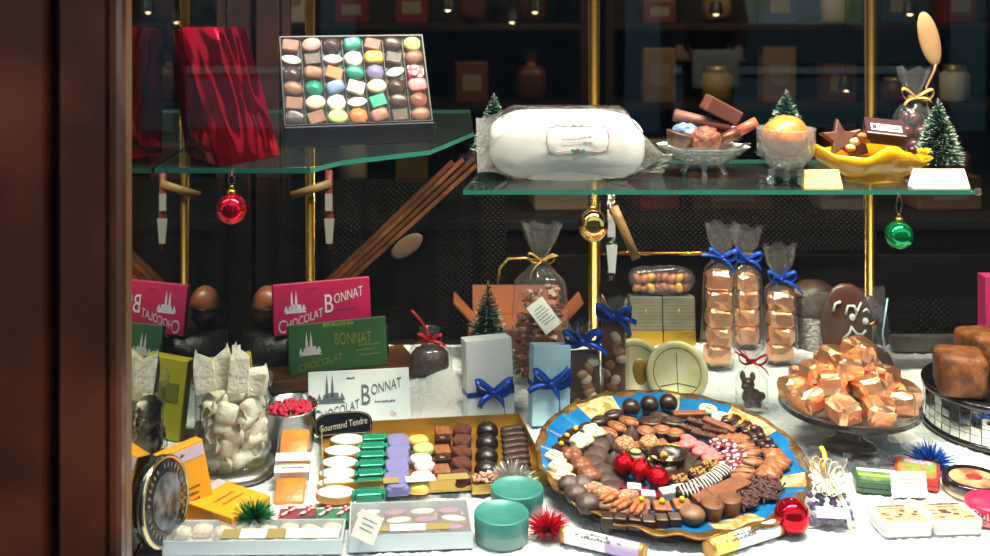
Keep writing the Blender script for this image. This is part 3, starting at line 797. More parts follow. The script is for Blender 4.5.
# small red and green packs behind A
for (px, mcol, lab, yaw) in ((299, '#a3203a', 'small dark red pack of candy canes behind the long front box', 3), (336, '#1f7a55', 'small green pack of candy canes behind the long front box', 3)):
    p = H(px, 516); t = thing('candy_cane_pack', lab, 'pack', TM((p.x, 1.487, .001), yaw))
    b = MB(); b.box(.05, .036, .010, bev=.002); b.build('pack_card', pm('pack_'+mcol, mcol, .4, col2='#3c2a2a' if 'a3' in mcol else mcol, ns=40), t)
    b = MB(); b.box(.0515, .0375, .012, bev=.002); b.build('clear_wrap', film, t)
    for s in (-1, 1):
        b = MB(); pts = [(s*.012-.008, -.010, .0135), (s*.012+.002, .002, .0135), (s*.012+.008, .010, .0135), (s*.012+.005, .014, .0135), (s*.012-.001, .012, .0135)]
        b.tube(pts, .002, 8); cn = b.build('candy_cane', pm('cane_stripe', '#f1e9e6', .4, col2='#c8283c', ns=180, lo=.48, hi=.52), t)
# white price card on a peg between the boxes
t = thing('price_card', 'white handwritten card on a clip standing between the two flat clear boxes', 'card', TM(Vector(((360-450)*1.4/F, 1.40, .013)), -10, 25, -18))
b = MB(); b.box(.032, .001, .034, (0, 0, .006), bev=.0003); b.build('card', paper, t)
b = MB(); strokes(b, .02, .018, 3, T3(0, -.0007, .024), 0, 2, .8, .3); b.build('handwriting', greyp, t)
b = MB(); b.tube([(0, .003, -.008), (0, .003, .03)], .002, 6); b.build('clear_peg', clearg, t)

# ================================================================ long sweets tray (gold edged)
fl = H(313, 503); fr_ = H(540, 489); bl_ = H(322, 437); br_ = H(535, 426)
cx = (fl+fr_+bl_+br_)/4
MT = TM((cx.x, cx.y, .002), 7.5)
gl = pm('gold_liner', '#cf9a3a', .3, .7, col2='#b07d24', ns=25)
tT = tray(MT, .322, .212, .022, 'long gold-edged tray of assorted sweets in straight columns', goldcard, gl)
for x, wl in ((-.067, .022), (.022, .043)): b = MB(); b.box(wl, .018, .0008, (x, -.112, .0235)); b.build('khaki_label', khaki, tT)
b = MB(); b.box(.042, .018, .0008, (-.025, -.112, .0235)); b.build('white_label', paper, tT)
iT = MT.inverted()
def tl(px, py, z=.012):
    return iT @ H(px, py, z)
def put(mesh, M, label, cat, group, name=None):
    o = ob(name or mesh.name.split('.')[0], mesh, None, M); return tag(o, label, cat, group)
def crop2(x, y): return 290+x/3.81, 400+y/3.81
cal = calisson(.052, .0235)
for i, (x, y) in enumerate(((215, 160), (195, 203), (185, 248), (178, 290), (174, 328), (170, 362))):
    q = tl(*crop2(x, y)); put(cal, MT @ TM((q.x+.002, q.y, .005), -6) @ RX(14) @ SCL(1.08, 1.1, 1), 'white iced almond-shaped biscuit, %s from the back in the leftmost tray column' % ORD[i], 'sweet', 'white calissons in the long tray')
b = MB(); b.box(.034, .016, .014, bev=.002)
for s in (-1, 1):
    b.prism([(s*.016, -.003), (s*.022, -.007), (s*.022, .007), (s*.016, .003)][::s], .01, M=T3(0, 0, .002))
for k in range(3): b.box(.03, .0008, .0145, (0, -.005+.005*k, 0))
grn = b.build('green_wrapped_sweet', pm('emerald_foil', '#14876a', .35, .3, bump=.4, bs=50), raw=True)
for i in range(7):
    a, c = tl(*crop2(318, 155)), tl(*crop2(300, 366)); q = a.lerp(c, i/6)
    put(grn, MT @ TM((q.x, q.y, .005), rg.uniform(-4, 4)) @ RX(12) @ SCL(1.06, 1.05, 1), 'emerald green wrapped sweet, %s from the back in its tray column' % ORD[i], 'sweet', 'green wrapped sweets in the long tray')
b = MB(); b.box(.034, .052, .014, bev=.004, smooth=True); b.blob(.017, .026, .004, .6, .6, c=(0, 0, .013)); lavm = b.build('lavender_block', pm('lavender_fondant', '#7b78ae', .5, col2='#6f6ca3', ns=20), raw=True)
for i in range(4):
    a, c = tl(*crop2(413, 172)), tl(*crop2(405, 330)); q = a.lerp(c, i/3)
    put(lavm, MT @ TM((q.x, q.y, .003+.001*i), 0) @ SCL(1, .98, 1), 'lavender blue fondant block, %s from the back in its tray column' % ORD[i], 'sweet', 'lavender blocks in the long tray')
for i, (x, y, c, nm_) in enumerate(((490, 160, '#e5ad62', 'orange'), (508, 192, '#bcc77e', 'pale green'), (500, 232, '#f2e3da', 'cream white'), (515, 262, '#e9b9bd', 'pale pink'), (503, 300, '#f0d9b4', 'ivory'), (488, 335, '#f0cf6a', 'yellow'))):
    b = MB(); b.blob(.0165, .013, .008, .7, .7, base=True, amp=.001, fr=90, seed=i); me = b.build('fondant_sweet', pm('fondant_'+c, c, .6), raw=True)
    q = tl(*crop2(x, y)); put(me, MT @ TM((q.x, q.y, .003), rg.uniform(-15, 15)), '%s sugar fondant sweet in the pastel column of the long tray' % nm_, 'sweet', 'pastel fondants in the long tray')
b = MB(); b.box(.024, .03, .014, bev=.002); pra = b.build('praline_block', milkl, raw=True)
b = MB(); b.box(.025, .014, .0148, bev=.002); b.blob(.008, .005, .003, c=(0, 0, .0148), amp=.001, fr=200); pra2 = b.build('dark_praline_block', dark, raw=True)
for i, (y, dk) in enumerate(((128, 0), (162, 1), (200, 0), (238, 1), (276, 0), (316, 1))):
    q = tl(*crop2(582-i*1.0, y)); put(pra2 if dk else pra, MT @ TM((q.x, q.y, .003), 0), '%s praline block, %s from the back in the banded tray column' % ('dark' if dk else 'milk', ORD[i]), 'chocolate', 'praline blocks in the long tray')
b = MB(); b.blob(.0145, .0155, .010, .6, .6, base=True, amp=.0018, fr=160); tru = b.build('cocoa_truffle', pm('cocoa_dust', '#5d2f20', .9, col2='#4a2418', ns=120, bump=.8, bs=200), raw=True)
for i, y in enumerate((128, 170, 214, 258, 306)):
    q = tl(*crop2(655-i*.5, y)); put(tru, MT @ TM((q.x, q.y, .003), rg.uniform(-20, 20)), 'rough cocoa truffle, %s from the back in its tray column' % ORD[i], 'chocolate', 'cocoa truffles in the long tray')
b = MB()
b.lathe([(0, 0), (.0165, 0), (.0175, .005), (.015, .012), (.009, .017), (0, .019)], 28, lobe=14, la=.04, caps=False); dom = b.build('fluted_chocolate', black, raw=True)
for i, y in enumerate((112, 160, 212, 262, 312)):
    q = tl(*crop2(752-i*1.5, y)); put(dom, MT @ TM((q.x, q.y, .003), rg.uniform(-20, 20)), 'black fluted chocolate dome, %s from the back in its tray column' % ORD[i], 'chocolate', 'black domes in the long tray')
b = MB(); b.blob(.021, .0075, .0075, .7, .7, base=True, nu=28, amp=.0012, fr=150); stk = b.build('dark_finger', pm('finger_choc', '#3a2420', .45, bump=.5, bs=150), raw=True)
for i in range(9):
    a, c = tl(*crop2(850, 116)), tl(*crop2(872, 300)); q = a.lerp(c, i/8)
    put(stk, MT @ TM((q.x, q.y, .003), 6+rg.uniform(-4, 4)), 'ridged dark chocolate finger, %s from the back in the rightmost tray column' % ORD[i], 'chocolate', 'dark fingers in the long tray')
b = MB()
for i in range(40):
    b.blob(.0035, .003, .0028, nu=7, nv=5, c=(rg.uniform(.052, .09), rg.uniform(-.12, -.1), .016+rg.uniform(0, .006)), amp=.0006, fr=200, seed=i)
b.box(.046, .024, .012, (.071, -.112, .002), m=1)
o = b.build('nut_pieces', [pm('nut_crumble', '#c79a86', .7, col2='#a8745e', ns=120), goldcard], None, MT); tag(o, 'small box heaped with pinkish nut pieces at the front edge of the long tray', 'nuts', kind='stuff')
# black lettered band
t = thing('lettered_band', 'black embossed band with pale lettering propped at the back of the long tray', 'band', TM(H(343, 441)+Vector((0, .008, .004)), 10, 20, 0))
oc = [(.046*math.copysign(abs(math.cos(a))**.45, math.cos(a)), .017*math.copysign(abs(math.sin(a))**.5, math.sin(a))+.006*math.cos(math.cos(a)*1.4)) for a in [2*PI*i/40 for i in range(40)]]
b = MB(); b.prism(oc, .006, M=T3(0, 0, .014) @ RX(90)); b.build('band', bk, t)
b = MB(); b.tube([(x*.95, -.0065, z*.93+.014) for x, z in oc]+[(oc[0][0]*.95, -.0065, oc[0][1]*.93+.014)], .0008, 6); b.build('embossed_edge', pm('band_edge', '#7a6658', .4, .5), t)
b = MB(); b.text('Gourmand Tendre', .076, .010, T3(0, -.0068, .018), 0, .12); b.build('lettering', pm('band_print', '#cdbfae', .5), t)
# ================================================================ the big plate
PM_ = TM((.3215, 1.606, .027), 0, -6.5, 0)      # back edge raised: lean forwards
PI_ = PM_.inverted()
RPL = .200
plate = thing('serving_plate', 'large blue and gold scalloped plate covered with chocolates', 'plate', PM_)
b = MB(); seg = 180; v = []; f = []; mi = []
rings = [(0, 0), (.11, 0), (.150, .002), (.166, .005), (.178, .0085), (.186, .011), (.192, .013), (.198, .0145), (.2, .0135), (.199, .012), (.176, .003), (.12, -.005), (.0, -.005)]
for r, z in rings:
    for k in range(seg):
        a = 2*PI*k/seg; w = max(0, (r-.14)/.06)
        rr = r*.978*(1+.018*w*abs(math.sin(a*11))-.006*w)
        v.append((rr*math.cos(a), rr*math.sin(a), z+.0022*w*math.cos(a*22)))
for i in range(len(rings)-1):
    for k in range(seg):
        k2 = (k+1) % seg; f.append((i*seg+k, i*seg+k2, (i+1)*seg+k2, (i+1)*seg+k))
        deg = (k/seg*360)
        # cream and gold cartouches break the blue band
        cart = any(abs((deg-c+180) % 360-180) < w for c, w in ((34, 13), (118, 11), (205, 15), (290, 14), (76, 4), (340, 6), (250, 6)))
        low = 198 < deg < 312
        if i >= 6 or (low and i >= 4): mi.append(1)
        elif i == 5: mi.append(2 if cart else 1 if (k % 16) < 5 else 0)
        elif i >= 2: mi.append(2 if cart else 0)
        else: mi.append(0)
b.add(v, f, mi)
b.build('plate_body', [pm('cobalt_glaze', '#1263a0', .2, col2='#1872b0', ns=30, coat=.4), pm('old_gold_rim', '#84602c', .38, .5, col2='#5d401e', ns=60, bump=.3, bs=120), pm('cream_cartouche', '#cdb98c', .3, col2='#a08044', ns=90, lo=.45, hi=.6)], plate)

PV0 = Vector((0, 0, ZC))
def pl(px, py, h=.012):
    d = Vector(((px-450)/F, 1, -(py+20)/F)); o = PI_ @ PV0; dl = PI_.to_3x3() @ d
    t = (h-o.z)/dl.z; p = o+dl*t
    return p
KM = {}
def kind(name, fn, mats, parts=()):
    KM[name] = (fn().build(name, mats, raw=True), [(pn, pf().build(pn, pmats, raw=True), M) for pn, pf, pmats, M in parts])
def B(*ops):
    def go():
        b = MB()
        for o, a, k in ops: getattr(b, o)(*a, **k)
        return b
    return go
def op(o, *a, **k): return (o, a, k)
I4 = Matrix.Identity(4)
kind('dark_truffle_ball', B(op('blob', .0135, .0135, .0125, base=True, nu=24, nv=16)), dark)
kind('dark_oval_chocolate', B(op('blob', .0165, .0105, .0075, .8, 1, base=True), op('blob', .010, .003, .0015, c=(0, 0, .0148))), dark)
kind('milk_oval_chocolate', B(op('blob', .0155, .0095, .0065, .8, 1, base=True, amp=.0006, fr=100), op('box', .024, .0012, .001, (0, 0, .0122))), [almond])
kind('flat_dark_oval', B(op('blob', .0175, .0125, .006, .6, 1, base=True, nu=26)), dark)
def square_(m=.019, h=.009):
    b = MB(); b.box(m, m, h, bev=.0015); return b
kind('beaded_dark_square', square_, dark, [('sugar_bead', B(op('blob', .0036, .0036, .0034, nu=12, nv=8, base=True)), yellow, T3(0, 0, .0087))])
kind('beaded_milk_square', lambda: square_(.0215, .009), milkl, [('sugar_bead', B(op('blob', .0037, .0037, .0034, nu=12, nv=8, base=True)), yellow, T3(0, .003, .0087))])
kind('milk_square', lambda: square_(.019, .007), milkl)
kind('white_cluster', B(op('blob', .0155, .0135, .010, base=True, amp=.0045, fr=110, seed=3, nu=26, nv=16)), white)
kind('milk_rock', B(op('blob', .014, .013, .009, .8, .8, base=True, amp=.003, fr=120, seed=8, nu=26, nv=16)), milk)
kind('dark_disc', B(op('lathe', [(0, 0), (.0165, 0), (.0178, .0015), (.016, .004), (.0, .0052)], 30, caps=False)), pm('dull_dark_chocolate', '#4d3a35', .5, col2='#3f2e2a', ns=70))
kind('dark_cone', B(op('lathe', [(0, 0), (.012, 0), (.013, .003), (.010, .010), (.005, .016), (.0015, .020), (0, .021)], 24, lobe=6, la=.06, caps=False)), pm('grey_dark_chocolate', '#4a3530', .45))
kind('nut_ball', B(op('blob', .0145, .0145, .0125, base=True, amp=.002, fr=260, seed=4, nu=30, nv=20)), nutty)
kind('fluted_milk_cup', B(op('lathe', [(0, 0), (.0105, 0), (.013, .009), (.0135, .0098), (.011, .0105), (0, .0115)], 32, lobe=16, la=.03, caps=False), op('blob', .009, .009, .003, amp=.001, fr=220, c=(0, 0, .0105), m=1)), [milk, pm('gianduja', '#a76b45', .5, col2='#8a5334', ns=150, bump=.4, bs=250)])
kind('white_slab', B(op('box', .031, .019, .009, bev=.003, smooth=True), op('box', .022, .012, .003, (0, 0, .0085), bev=.0014)), white)
kind('pistachio_oval', B(op('blob', .0135, .010, .007, .8, 1, base=True)), pm('grey_oval_chocolate', '#5b4843', .4), [('pistachio', B(op('blob', .0075, .0043, .0035, base=True, nu=14, nv=8)), pm('pale_pistachio', '#c9c983', .5), T3(0, 0, .0125))])
kind('open_dark_shell', B(op('lathe', [(0, 0), (.010, .0005), (.018, .005), (.0235, .0145), (.0225, .0150), (.0165, .007), (.009, .003), (0, .0025)], 32, sq=.72, caps=False)), black, [('hazelnut', B(op('blob', .0055, .005, .0055, base=True, nu=14)), beige, T3(-.002, .004, .004)), ('gold_fringe', B(op('lathe', [(.0236, .0146), (.0244, .0158), (.0238, .0154)], 40, sq=.72, lobe=20, la=.03, caps=False)), gold, I4)])
kind('milk_log', B(op('box', .048, .0125, .0095, bev=.0022)), milk)
kind('dark_stick', B(op('box', .036, .010, .009, bev=.002), *[op('box', .0018, .0104, .0008, (-.014+.0045*i, 0, .0088)) for i in range(7)]), mid)
def ring_():
    b = MB(); n = 24; b.tube([(.0095*math.cos(2*PI*i/n), .0075*math.sin(2*PI*i/n), .004) for i in range(n+1)], .0042, 10, cap=False); return b
kind('white_ring', ring_, white)
kind('caramel_florentine', B(op('blob', .0175, .0085, .006, .8, .9, base=True, amp=.002, fr=140, seed=2), *[op('tube', [(-.011+.002*i, -.005, .0112), (-.004+.003*i, .001, .0132), (.005+.002*i, .005, .0112)], .0012, 6, m=1) for i in range(3)]), [dark, pm('caramel', '#b98336', .25)])
def cluster_():
    b = MB()
    for i in range(6): b.blob(.007, .0065, .006, nu=12, nv=8, c=(.008*math.cos(i*1.05)*(i > 0), .008*math.sin(i*1.05)*(i > 0), .007+.006*(i == 0)))
    return b
kind('dark_berry_cluster', cluster_, dark)
hp = []
for i in range(28):
    t = 2*PI*i/28; hp.append((.0165*math.sin(t)**3, .0011*(13*math.cos(t)-5*math.cos(2*t)-2*math.cos(3*t)-math.cos(4*t))))
hp = hp[::-1]
kind('pink_heart', B(op('prism', hp, .009, 0, None, .0028, True)), pink)
kind('blossom_square', B(op('box', .0205, .0205, .0095, bev=.0025)), burgflower)
def leaf_():
    b = MB(); b.blob(.0165, .0105, .006, 1, 1.25, base=True, nu=28, amp=.0006, fr=120); b.blob(.014, .0011, .002, c=(0, 0, .0112)); return b
kind('milk_leaf', leaf_, milkl)
kind('milk_rosette', B(op('lathe', [(0, 0), (.013, 0), (.0165, .003), (.0145, .0075), (.008, .0095), (.003, .0115), (0, .012)], 36, lobe=6, la=.13, caps=False)), milkl)
def nutsq_():
    b = MB(); b.box(.022, .018, .0075, bev=.0015); rg = random.Random(3)
    for i in range(34): b.blob(.0022, .0019, .0018, nu=6, nv=4, c=(rg.uniform(-.0095, .0095), rg.uniform(-.0075, .0075), .0088+rg.uniform(0, .0015)), m=1)
    return b
kind('nut_topped_square', nutsq_, [mid, pm('toasted_nut', '#b0854a', .5, col2='#8a5f2c', ns=200)])
def striped_():
    b = MB(); b.blob(.017, .0105, .0078, .7, .8, base=True, nu=32, nv=16)
    for i in range(5):
        x = -.010+.005*i; pts = []
        for k in range(9):
            a = PI*(k/8); y = .0109*math.cos(a)*(1-(x/.03)**2); pts.append((x+.0008*math.sin(k), y, .0079+.0081*math.sin(a)**.75*(1-(x/.026)**4)))
        b.tube(pts, .00095, 6, m=1)
    return b
kind('striped_chocolate', striped_, [dark, paper])
kind('milk_bar_piece', B(op('box', .034, .0235, .010, bev=.0015)), milk)
kind('fluted_tall_cup', B(op('lathe', [(0, 0), (.0115, 0), (.014, .017), (.0145, .018), (.012, .019), (0, .0195)], 36, lobe=18, la=.025, caps=False)), pm('cup_chocolate', '#6f4432', .45, col2='#5c3727', ns=70))
kind('smooth_dome', B(op('lathe', [(0, 0), (.0125, 0), (.0155, .008), (.0158, .010), (.014, .0135), (.008, .0165), (0, .0175)], 32, caps=False)), pm('dusty_milk', '#87674f', .5, col2='#6e4d38', ns=50))
def shred_():
    b = MB(); rg = random.Random(9)
    for i in range(60):
        a = rg.uniform(0, 2*PI); r = .015*math.sqrt(rg.random()); z = .003+.010*(1-(r/.017)**2)*rg.uniform(.5, 1.1)
        d = Vector((rg.uniform(-1, 1), rg.uniform(-1, 1), rg.uniform(-.3, .6))).normalized()*.006; p = Vector((r*math.cos(a), r*math.sin(a), z))
        b.tube([p-d, p+d], .0013, 5)
    b.blob(.013, .013, .0055, base=True)
    return b
kind('flaky_truffle', shred_, pm('flake_chocolate', '#5a3838', .6, col2='#442626', ns=90))
kind('dark_cube', lambda: square_(.0155, .0145), dark)
def pec_():
    b = MB()
    for s in (-1, 1): b.blob(.0135, .0042, .0045, 1, 1, nu=26, nv=10, amp=.0013, fr=330, seed=s+3, c=(0, s*.0038, .0035))
    return b
kind('pecan_chocolate', B(op('blob', .0185, .0125, .0065, .8, 1, base=True)), pm('pecan_base', '#7a5240', .45), [('pecan_half', pec_, pecan, T3(0, 0, .0105))])
kind('speckled_oval', B(op('blob', .0165, .0115, .008, .8, 1, base=True)), pinkn)
kind('grey_dark_lump', B(op('blob', .0145, .013, .0105, .8, .8, base=True, amp=.002, fr=100, seed=5)), greyc)
def foilball_():
    b = MB(); b.blob(.0145, .0145, .0135, nu=24, nv=16, base=True, amp=.0008, fr=160); return b
def tuft_():
    b = MB()
    for i in range(5):
        a = 2*PI*i/5; b.add([(0, 0, 0), (.004*math.cos(a), .004*math.sin(a), .0035), (.004*math.cos(a+.8), .004*math.sin(a+.8), .003)], [(0, 1, 2)], 0, None, False)
    return b
kind('red_foil_ball', foilball_, redfoil, [('foil_tuft', tuft_, redfoil, T3(0, 0, .0255))])
def wrapd_():
    b = MB(); b.box(.022, .013, .011, bev=.002)
    for s in (-1, 1): b.add([(s*.0105, -.003, .008), (s*.0105, .003, .008), (s*.018, .0065, .010), (s*.018, -.0065, .011), (s*.0105, 0, .003), (s*.018, 0, .001)], [(0, 1, 2, 3), (0, 4, 5, 3), (1, 4, 5, 2)], 0, None, False)
    return b
kind('wrapped_bonbon', wrapd_, burg, [('white_label', B(op('box', .0165, .0135, .0006, (0, 0, .0108)), op('box', .0165, .0005, .009, (0, -.0067, .001))), paper, I4)])
kind('broken_dark_shard', B(op('prism', [(-.018, -.008), (.004, -.014), (.02, -.002), (.012, .012), (-.008, .010)], .005, 0, None, .001)), dark)

HGT = {}
def lay(kn, pts, look, group, h=.004, rot=None, tilt=0, scale=1, cat='chocolate', single=None):
    """pts: pixels where the middle of each piece is seen; labels count along the row from the left"""
    order = sorted(range(len(pts)), key=lambda i: pts[i][0]); rank = {i: n for n, i in enumerate(order)}
    scale *= 1.1; me, parts = KM[kn]; rg = random.Random(len(kn)*7+len(pts))
    for i, p in enumerate(pts):
        q = pl(p[0], p[1], h+.008)
        a = p[2] if len(p) > 2 else (rot if rot is not None else rg.uniform(-25, 25))
        M = PM_ @ T3(q.x, q.y, h+(p[3] if len(p) > 3 else 0)) @ RZ(a) @ RX(tilt+rg.uniform(-3, 3)) @ RY(rg.uniform(-4, 4)) @ SCL(scale, scale, scale)
        o = ob(kn, me, None, M)
        lab = look if len(pts) == 1 else '%s on the plate, %s from left of %d' % (look, ORD[rank[i]], len(pts))
        tag(o, lab, cat, group if len(pts) > 1 else None)
        for pn, pme, PMx in parts: ob(pn, pme, o, PMx)

lay('dark_truffle_ball', [(631, 411), (649, 408), (668, 406)], 'smooth dark truffle ball at the back rim', 'dark truffle balls on the plate')
lay('dark_oval_chocolate', [(587, 429, 40), (600, 422, 35), (614, 416, 25)], 'glossy dark oval chocolate', 'dark ovals on the plate')
lay('milk_oval_chocolate', [(608, 433, -40), (617, 427, -40), (629, 422, -35)], 'almond brown oval chocolate', 'almond brown ovals on the plate', h=.006)
lay('flat_dark_oval', [(650, 422, -20), (661, 418, -25), (672, 422, -20)], 'flat very dark oval chocolate', 'flat dark ovals on the plate', h=.006)
lay('beaded_dark_square', [(561, 447, 50), (567, 439, 45), (575, 432, 40)], 'dark square topped with a yellow bead', 'beaded dark squares on the plate')
lay('white_cluster', [(581, 444), (593, 435)], 'lumpy white chocolate cluster', 'white clusters on the plate', h=.009)
lay('milk_rock', [(572, 457), (582, 467), (589, 477)], 'rough milk chocolate rock', 'milk chocolate rocks on the plate', h=.006)
lay('dark_disc', [(597, 446, 0, .006), (596, 454, 0, .004), (594, 462, 0, .002), (604, 470), (611, 478), (612, 487)], 'thin dull dark chocolate disc', 'dark discs on the plate', tilt=20)
lay('dark_cone', [(610, 442), (613, 461), (631, 435)], 'pointed dark chocolate kiss', 'dark kisses on the plate')
lay('nut_ball', [(625, 450), (650, 449)], 'chopped nut covered ball', 'nut balls on the plate', h=.008)
lay('fluted_milk_cup', [(646, 432), (662, 431), (675, 434)], 'fluted milk cup with rough nut filling', 'fluted milk cups on the plate', h=.006)
lay('milk_square', [(640, 444), (661, 442), (675, 446), (664, 449)], 'plain milk chocolate square', 'milk squares in the plate centre', h=.005, rot=20)
lay('white_slab', [(557, 456, -40), (561, 466, -35), (566, 477, -30)], 'ivory white chocolate slab', 'white slabs on the plate', h=.008)
lay('pistachio_oval', [(636, 458, -10), (651, 465, 30), (669, 468, 60)], 'grey brown oval topped with a pistachio', 'pistachio ovals on the plate', h=.006)
lay('open_dark_shell', [(667, 460, 20)], 'open black chocolate shell with gold fringe in the middle of the blue plate', None, h=.010, scale=1.15)
lay('milk_log', [(690, 413, -2), (719, 424, -38)], 'smooth milk chocolate log', 'milk logs on the plate', h=.010)
lay('dark_stick', [(699, 422, -32), (715, 430, -30), (689, 428, -32), (704, 434, -30)], 'ridged dark chocolate stick', 'dark sticks on the plate', h=.006)
lay('white_ring', [(708, 407), (721, 415)], 'white chocolate ring at the back rim', 'white rings on the plate', h=.006)
lay('caramel_florentine', [(731, 419, 30), (742, 425, 20), (752, 430, 20)], 'dark florentine streaked with caramel', 'florentines on the plate', h=.007)
lay('milk_square', [(733, 435), (742, 436), (736, 442), (725, 437)], 'plain milk square behind the blossom squares', 'milk squares at the right of the plate', h=.006, rot=30)
lay('dark_berry_cluster', [(754, 433), (760, 440), (768, 445)], 'knobbly dark berry cluster', 'dark berry clusters on the plate', h=.005)
lay('pink_heart', [(689, 441, 70), (702, 448, 75), (712, 455, 70)], 'pink heart chocolate', 'pink hearts on the plate', h=.009)
lay('blossom_square', [(718, 443), (728, 444), (728, 455), (738, 454), (725, 466), (735, 465)], 'burgundy square with white blossom pattern', 'blossom squares on the plate', h=.008, rot=20)
lay('milk_leaf', [(744, 445), (751, 452), (752, 461), (744, 470), (740, 475)], 'smooth milk chocolate leaf', 'milk leaves on the plate', h=.007)
lay('milk_rosette', [(773, 452), (773, 464), (769, 470), (765, 477), (779, 460)], 'milk chocolate rosette by the right rim', 'milk rosettes on the plate', h=.005)
lay('nut_topped_square', [(711, 465), (698, 473), (680, 480)], 'square sprinkled with toasted nuts', 'nut topped squares on the plate', h=.009, rot=25)
lay('striped_chocolate', [(721, 474, 40), (710, 482, 30), (699, 487, 20), (688, 492, 10)], 'dark chocolate with white stripes', 'striped chocolates on the plate', h=.009)
lay('milk_bar_piece', [(736, 484, 30), (720, 491, 28), (705, 496, 20)], 'flat milk chocolate bar piece', 'milk bar pieces on the plate', h=.010)
lay('fluted_tall_cup', [(711, 511), (730, 506)], 'tall milk chocolate cup by the front rim', 'tall cups on the plate', h=.003)
lay('smooth_dome', [(692, 515)], 'dusty smooth chocolate dome at the front rim of the blue plate', None, h=.004)
lay('flaky_truffle', [(759, 482), (766, 492), (752, 493), (745, 500), (771, 484)], 'dark truffle rolled in chocolate flakes', 'flaky truffles on the plate', h=.004)
lay('dark_cube', [(608, 520, -12), (620, 521, -10), (634, 522, -5), (648, 523, -3), (661, 522, 0), (674, 521, 3)], 'dark chocolate cube in the front row', 'dark cubes on the plate', h=.003)
lay('beaded_milk_square', [(641, 504, -6), (662, 506, 0), (682, 504, 6)], 'milk square topped with a yellow bead', 'beaded milk squares on the plate', h=.010)
lay('pecan_chocolate', [(609, 503, 35), (622, 509, 35), (638, 513, 55)], 'oval chocolate topped with a pecan', 'pecan chocolates on the plate', h=.006)
lay('speckled_oval', [(592, 490), (606, 495), (627, 498)], 'nut speckled pinkish oval chocolate', 'speckled ovals on the plate', h=.007)
lay('grey_dark_lump', [(570, 487), (576, 496), (588, 506), (582, 487)], 'grey dark chocolate lump by the left rim', 'grey lumps on the plate', h=.005)
lay('red_foil_ball', [(625, 469), (641, 475), (658, 483)], 'red foil wrapped ball', 'red foil balls on the plate', h=.007, cat='sweet')
lay('wrapped_bonbon', [(634, 489, -8), (648, 496, -5), (667, 493, 15), (679, 490, 15)], 'burgundy wrapped bonbon with white label', 'wrapped bonbons on the plate', h=.009, cat='sweet')
lay('broken_dark_shard', [(687, 456, 20), (695, 462, -20), (683, 466, 50), (676, 472, 10)], 'broken dark chocolate shard', 'dark shards on the plate', h=.009)

# tubes by the plate
def sweet_tube(p0, p1, cols, label):
    p0 = Vector(p0); p1 = Vector(p1); L = (p1-p0).length; r = .0105
    t = thing('sweet_tube', label, 'tube', Matrix.Translation(p0) @ (p1-p0).to_track_quat('X', 'Z').to_matrix().to_4x4())
    b = MB(); x = 0
    MX = RY(90)
    for i, (fr, m) in enumerate(cols):
        b.lathe([(r, x), (r, x+fr*L)], 24, i, MX, caps=False); x += fr*L
    b.build('paper_sleeve', [m for _, m in cols], t)
    b = MB()
    for xx, s in ((0, -1), (L, 1)):
        b.lathe([(0, xx+s*.001), (r*.7, xx), (r*1.03, xx+s*.002), (r*1.03, xx-s*.004), (r, xx-s*.005)], 24, 0, MX, caps=False)
    b.build('end_cap', pm('gilt_cap', '#b98d4c', .35, .5), t)
    b = MB()
    # print sits on the upper front of the sleeve
    strokes(b, L*.42, .010, 2, T3(L*.45, -r*.72, r*.72) @ RX(-45), 0, 4, th=.5); b.build('small_print', pm('tube_ink', '#5a5a68', .6), t)
    b = MB()
    for i in range(5): b.blob(.003, .0006, .0015, nu=8, nv=4, c=(L*.2+i*L*.13, -r*.72, r*.76), M=None)
    b.build('green_sprig', pm('sprig_green', '#5aa07a', .6), t)
    return t
wp = pm('tube_white', '#f1eef0', .45); lp = pm('tube_lilac', '#b6a3d0', .45); yp = pm('tube_yellow', '#efd16a', .45)
sweet_tube(H(563, 534, .0105), H(644, 553, .0105), [(.55, wp), (.45, lp)], 'white and lilac paper sweet tube lying in front of the blue plate')
sweet_tube(H(709, 549, .0105), H(778, 527, .0105), [(.36, yp), (.64, wp)], 'yellow and white paper sweet tube lying by the red bauble')
# ================================================================ ribboned boxes
def ribbon_box(M, w, d, h, mat, label, zr, bx, tails):
    t = thing('ribboned_box', label, 'box', M)
    b = MB(); b.box(w, d, h, (0, d/2, 0), bev=.0015); b.build('carton', mat, t)
    b = MB(); z = zr
    b.box(w+.002, d+.002, .008, (0, d/2, z)); bow(b, .031, .012, tails, 0, T3(bx, -.005, z+.005), (0, .35, .9), .5); b.build('ribbon_bow', bluerib, t)
    return t
p = H(492, 421)
ribbon_box(TM((p.x, p.y, .001), 14, 5, 1), .080, .034, .132, pm('white_card', '#f1f0ee', .5), 'white upright box tied with a blue ribbon bow behind the long tray', .040, .004, ((-.9, -.6), (.5, -1.2), (.9, .6)))
p = H(551, 427)
ribbon_box(TM((p.x, p.y, .001), 10, 7, -3), .064, .03, .128, pm('sky_card', '#bfe0f2', .45, col2='#a9d3ea', ns=12), 'pale blue upright box tied with a blue ribbon bow beside the plate', .062, -.002, ((-1.3, -.3), (.4, -1.4), (.9, .9)))

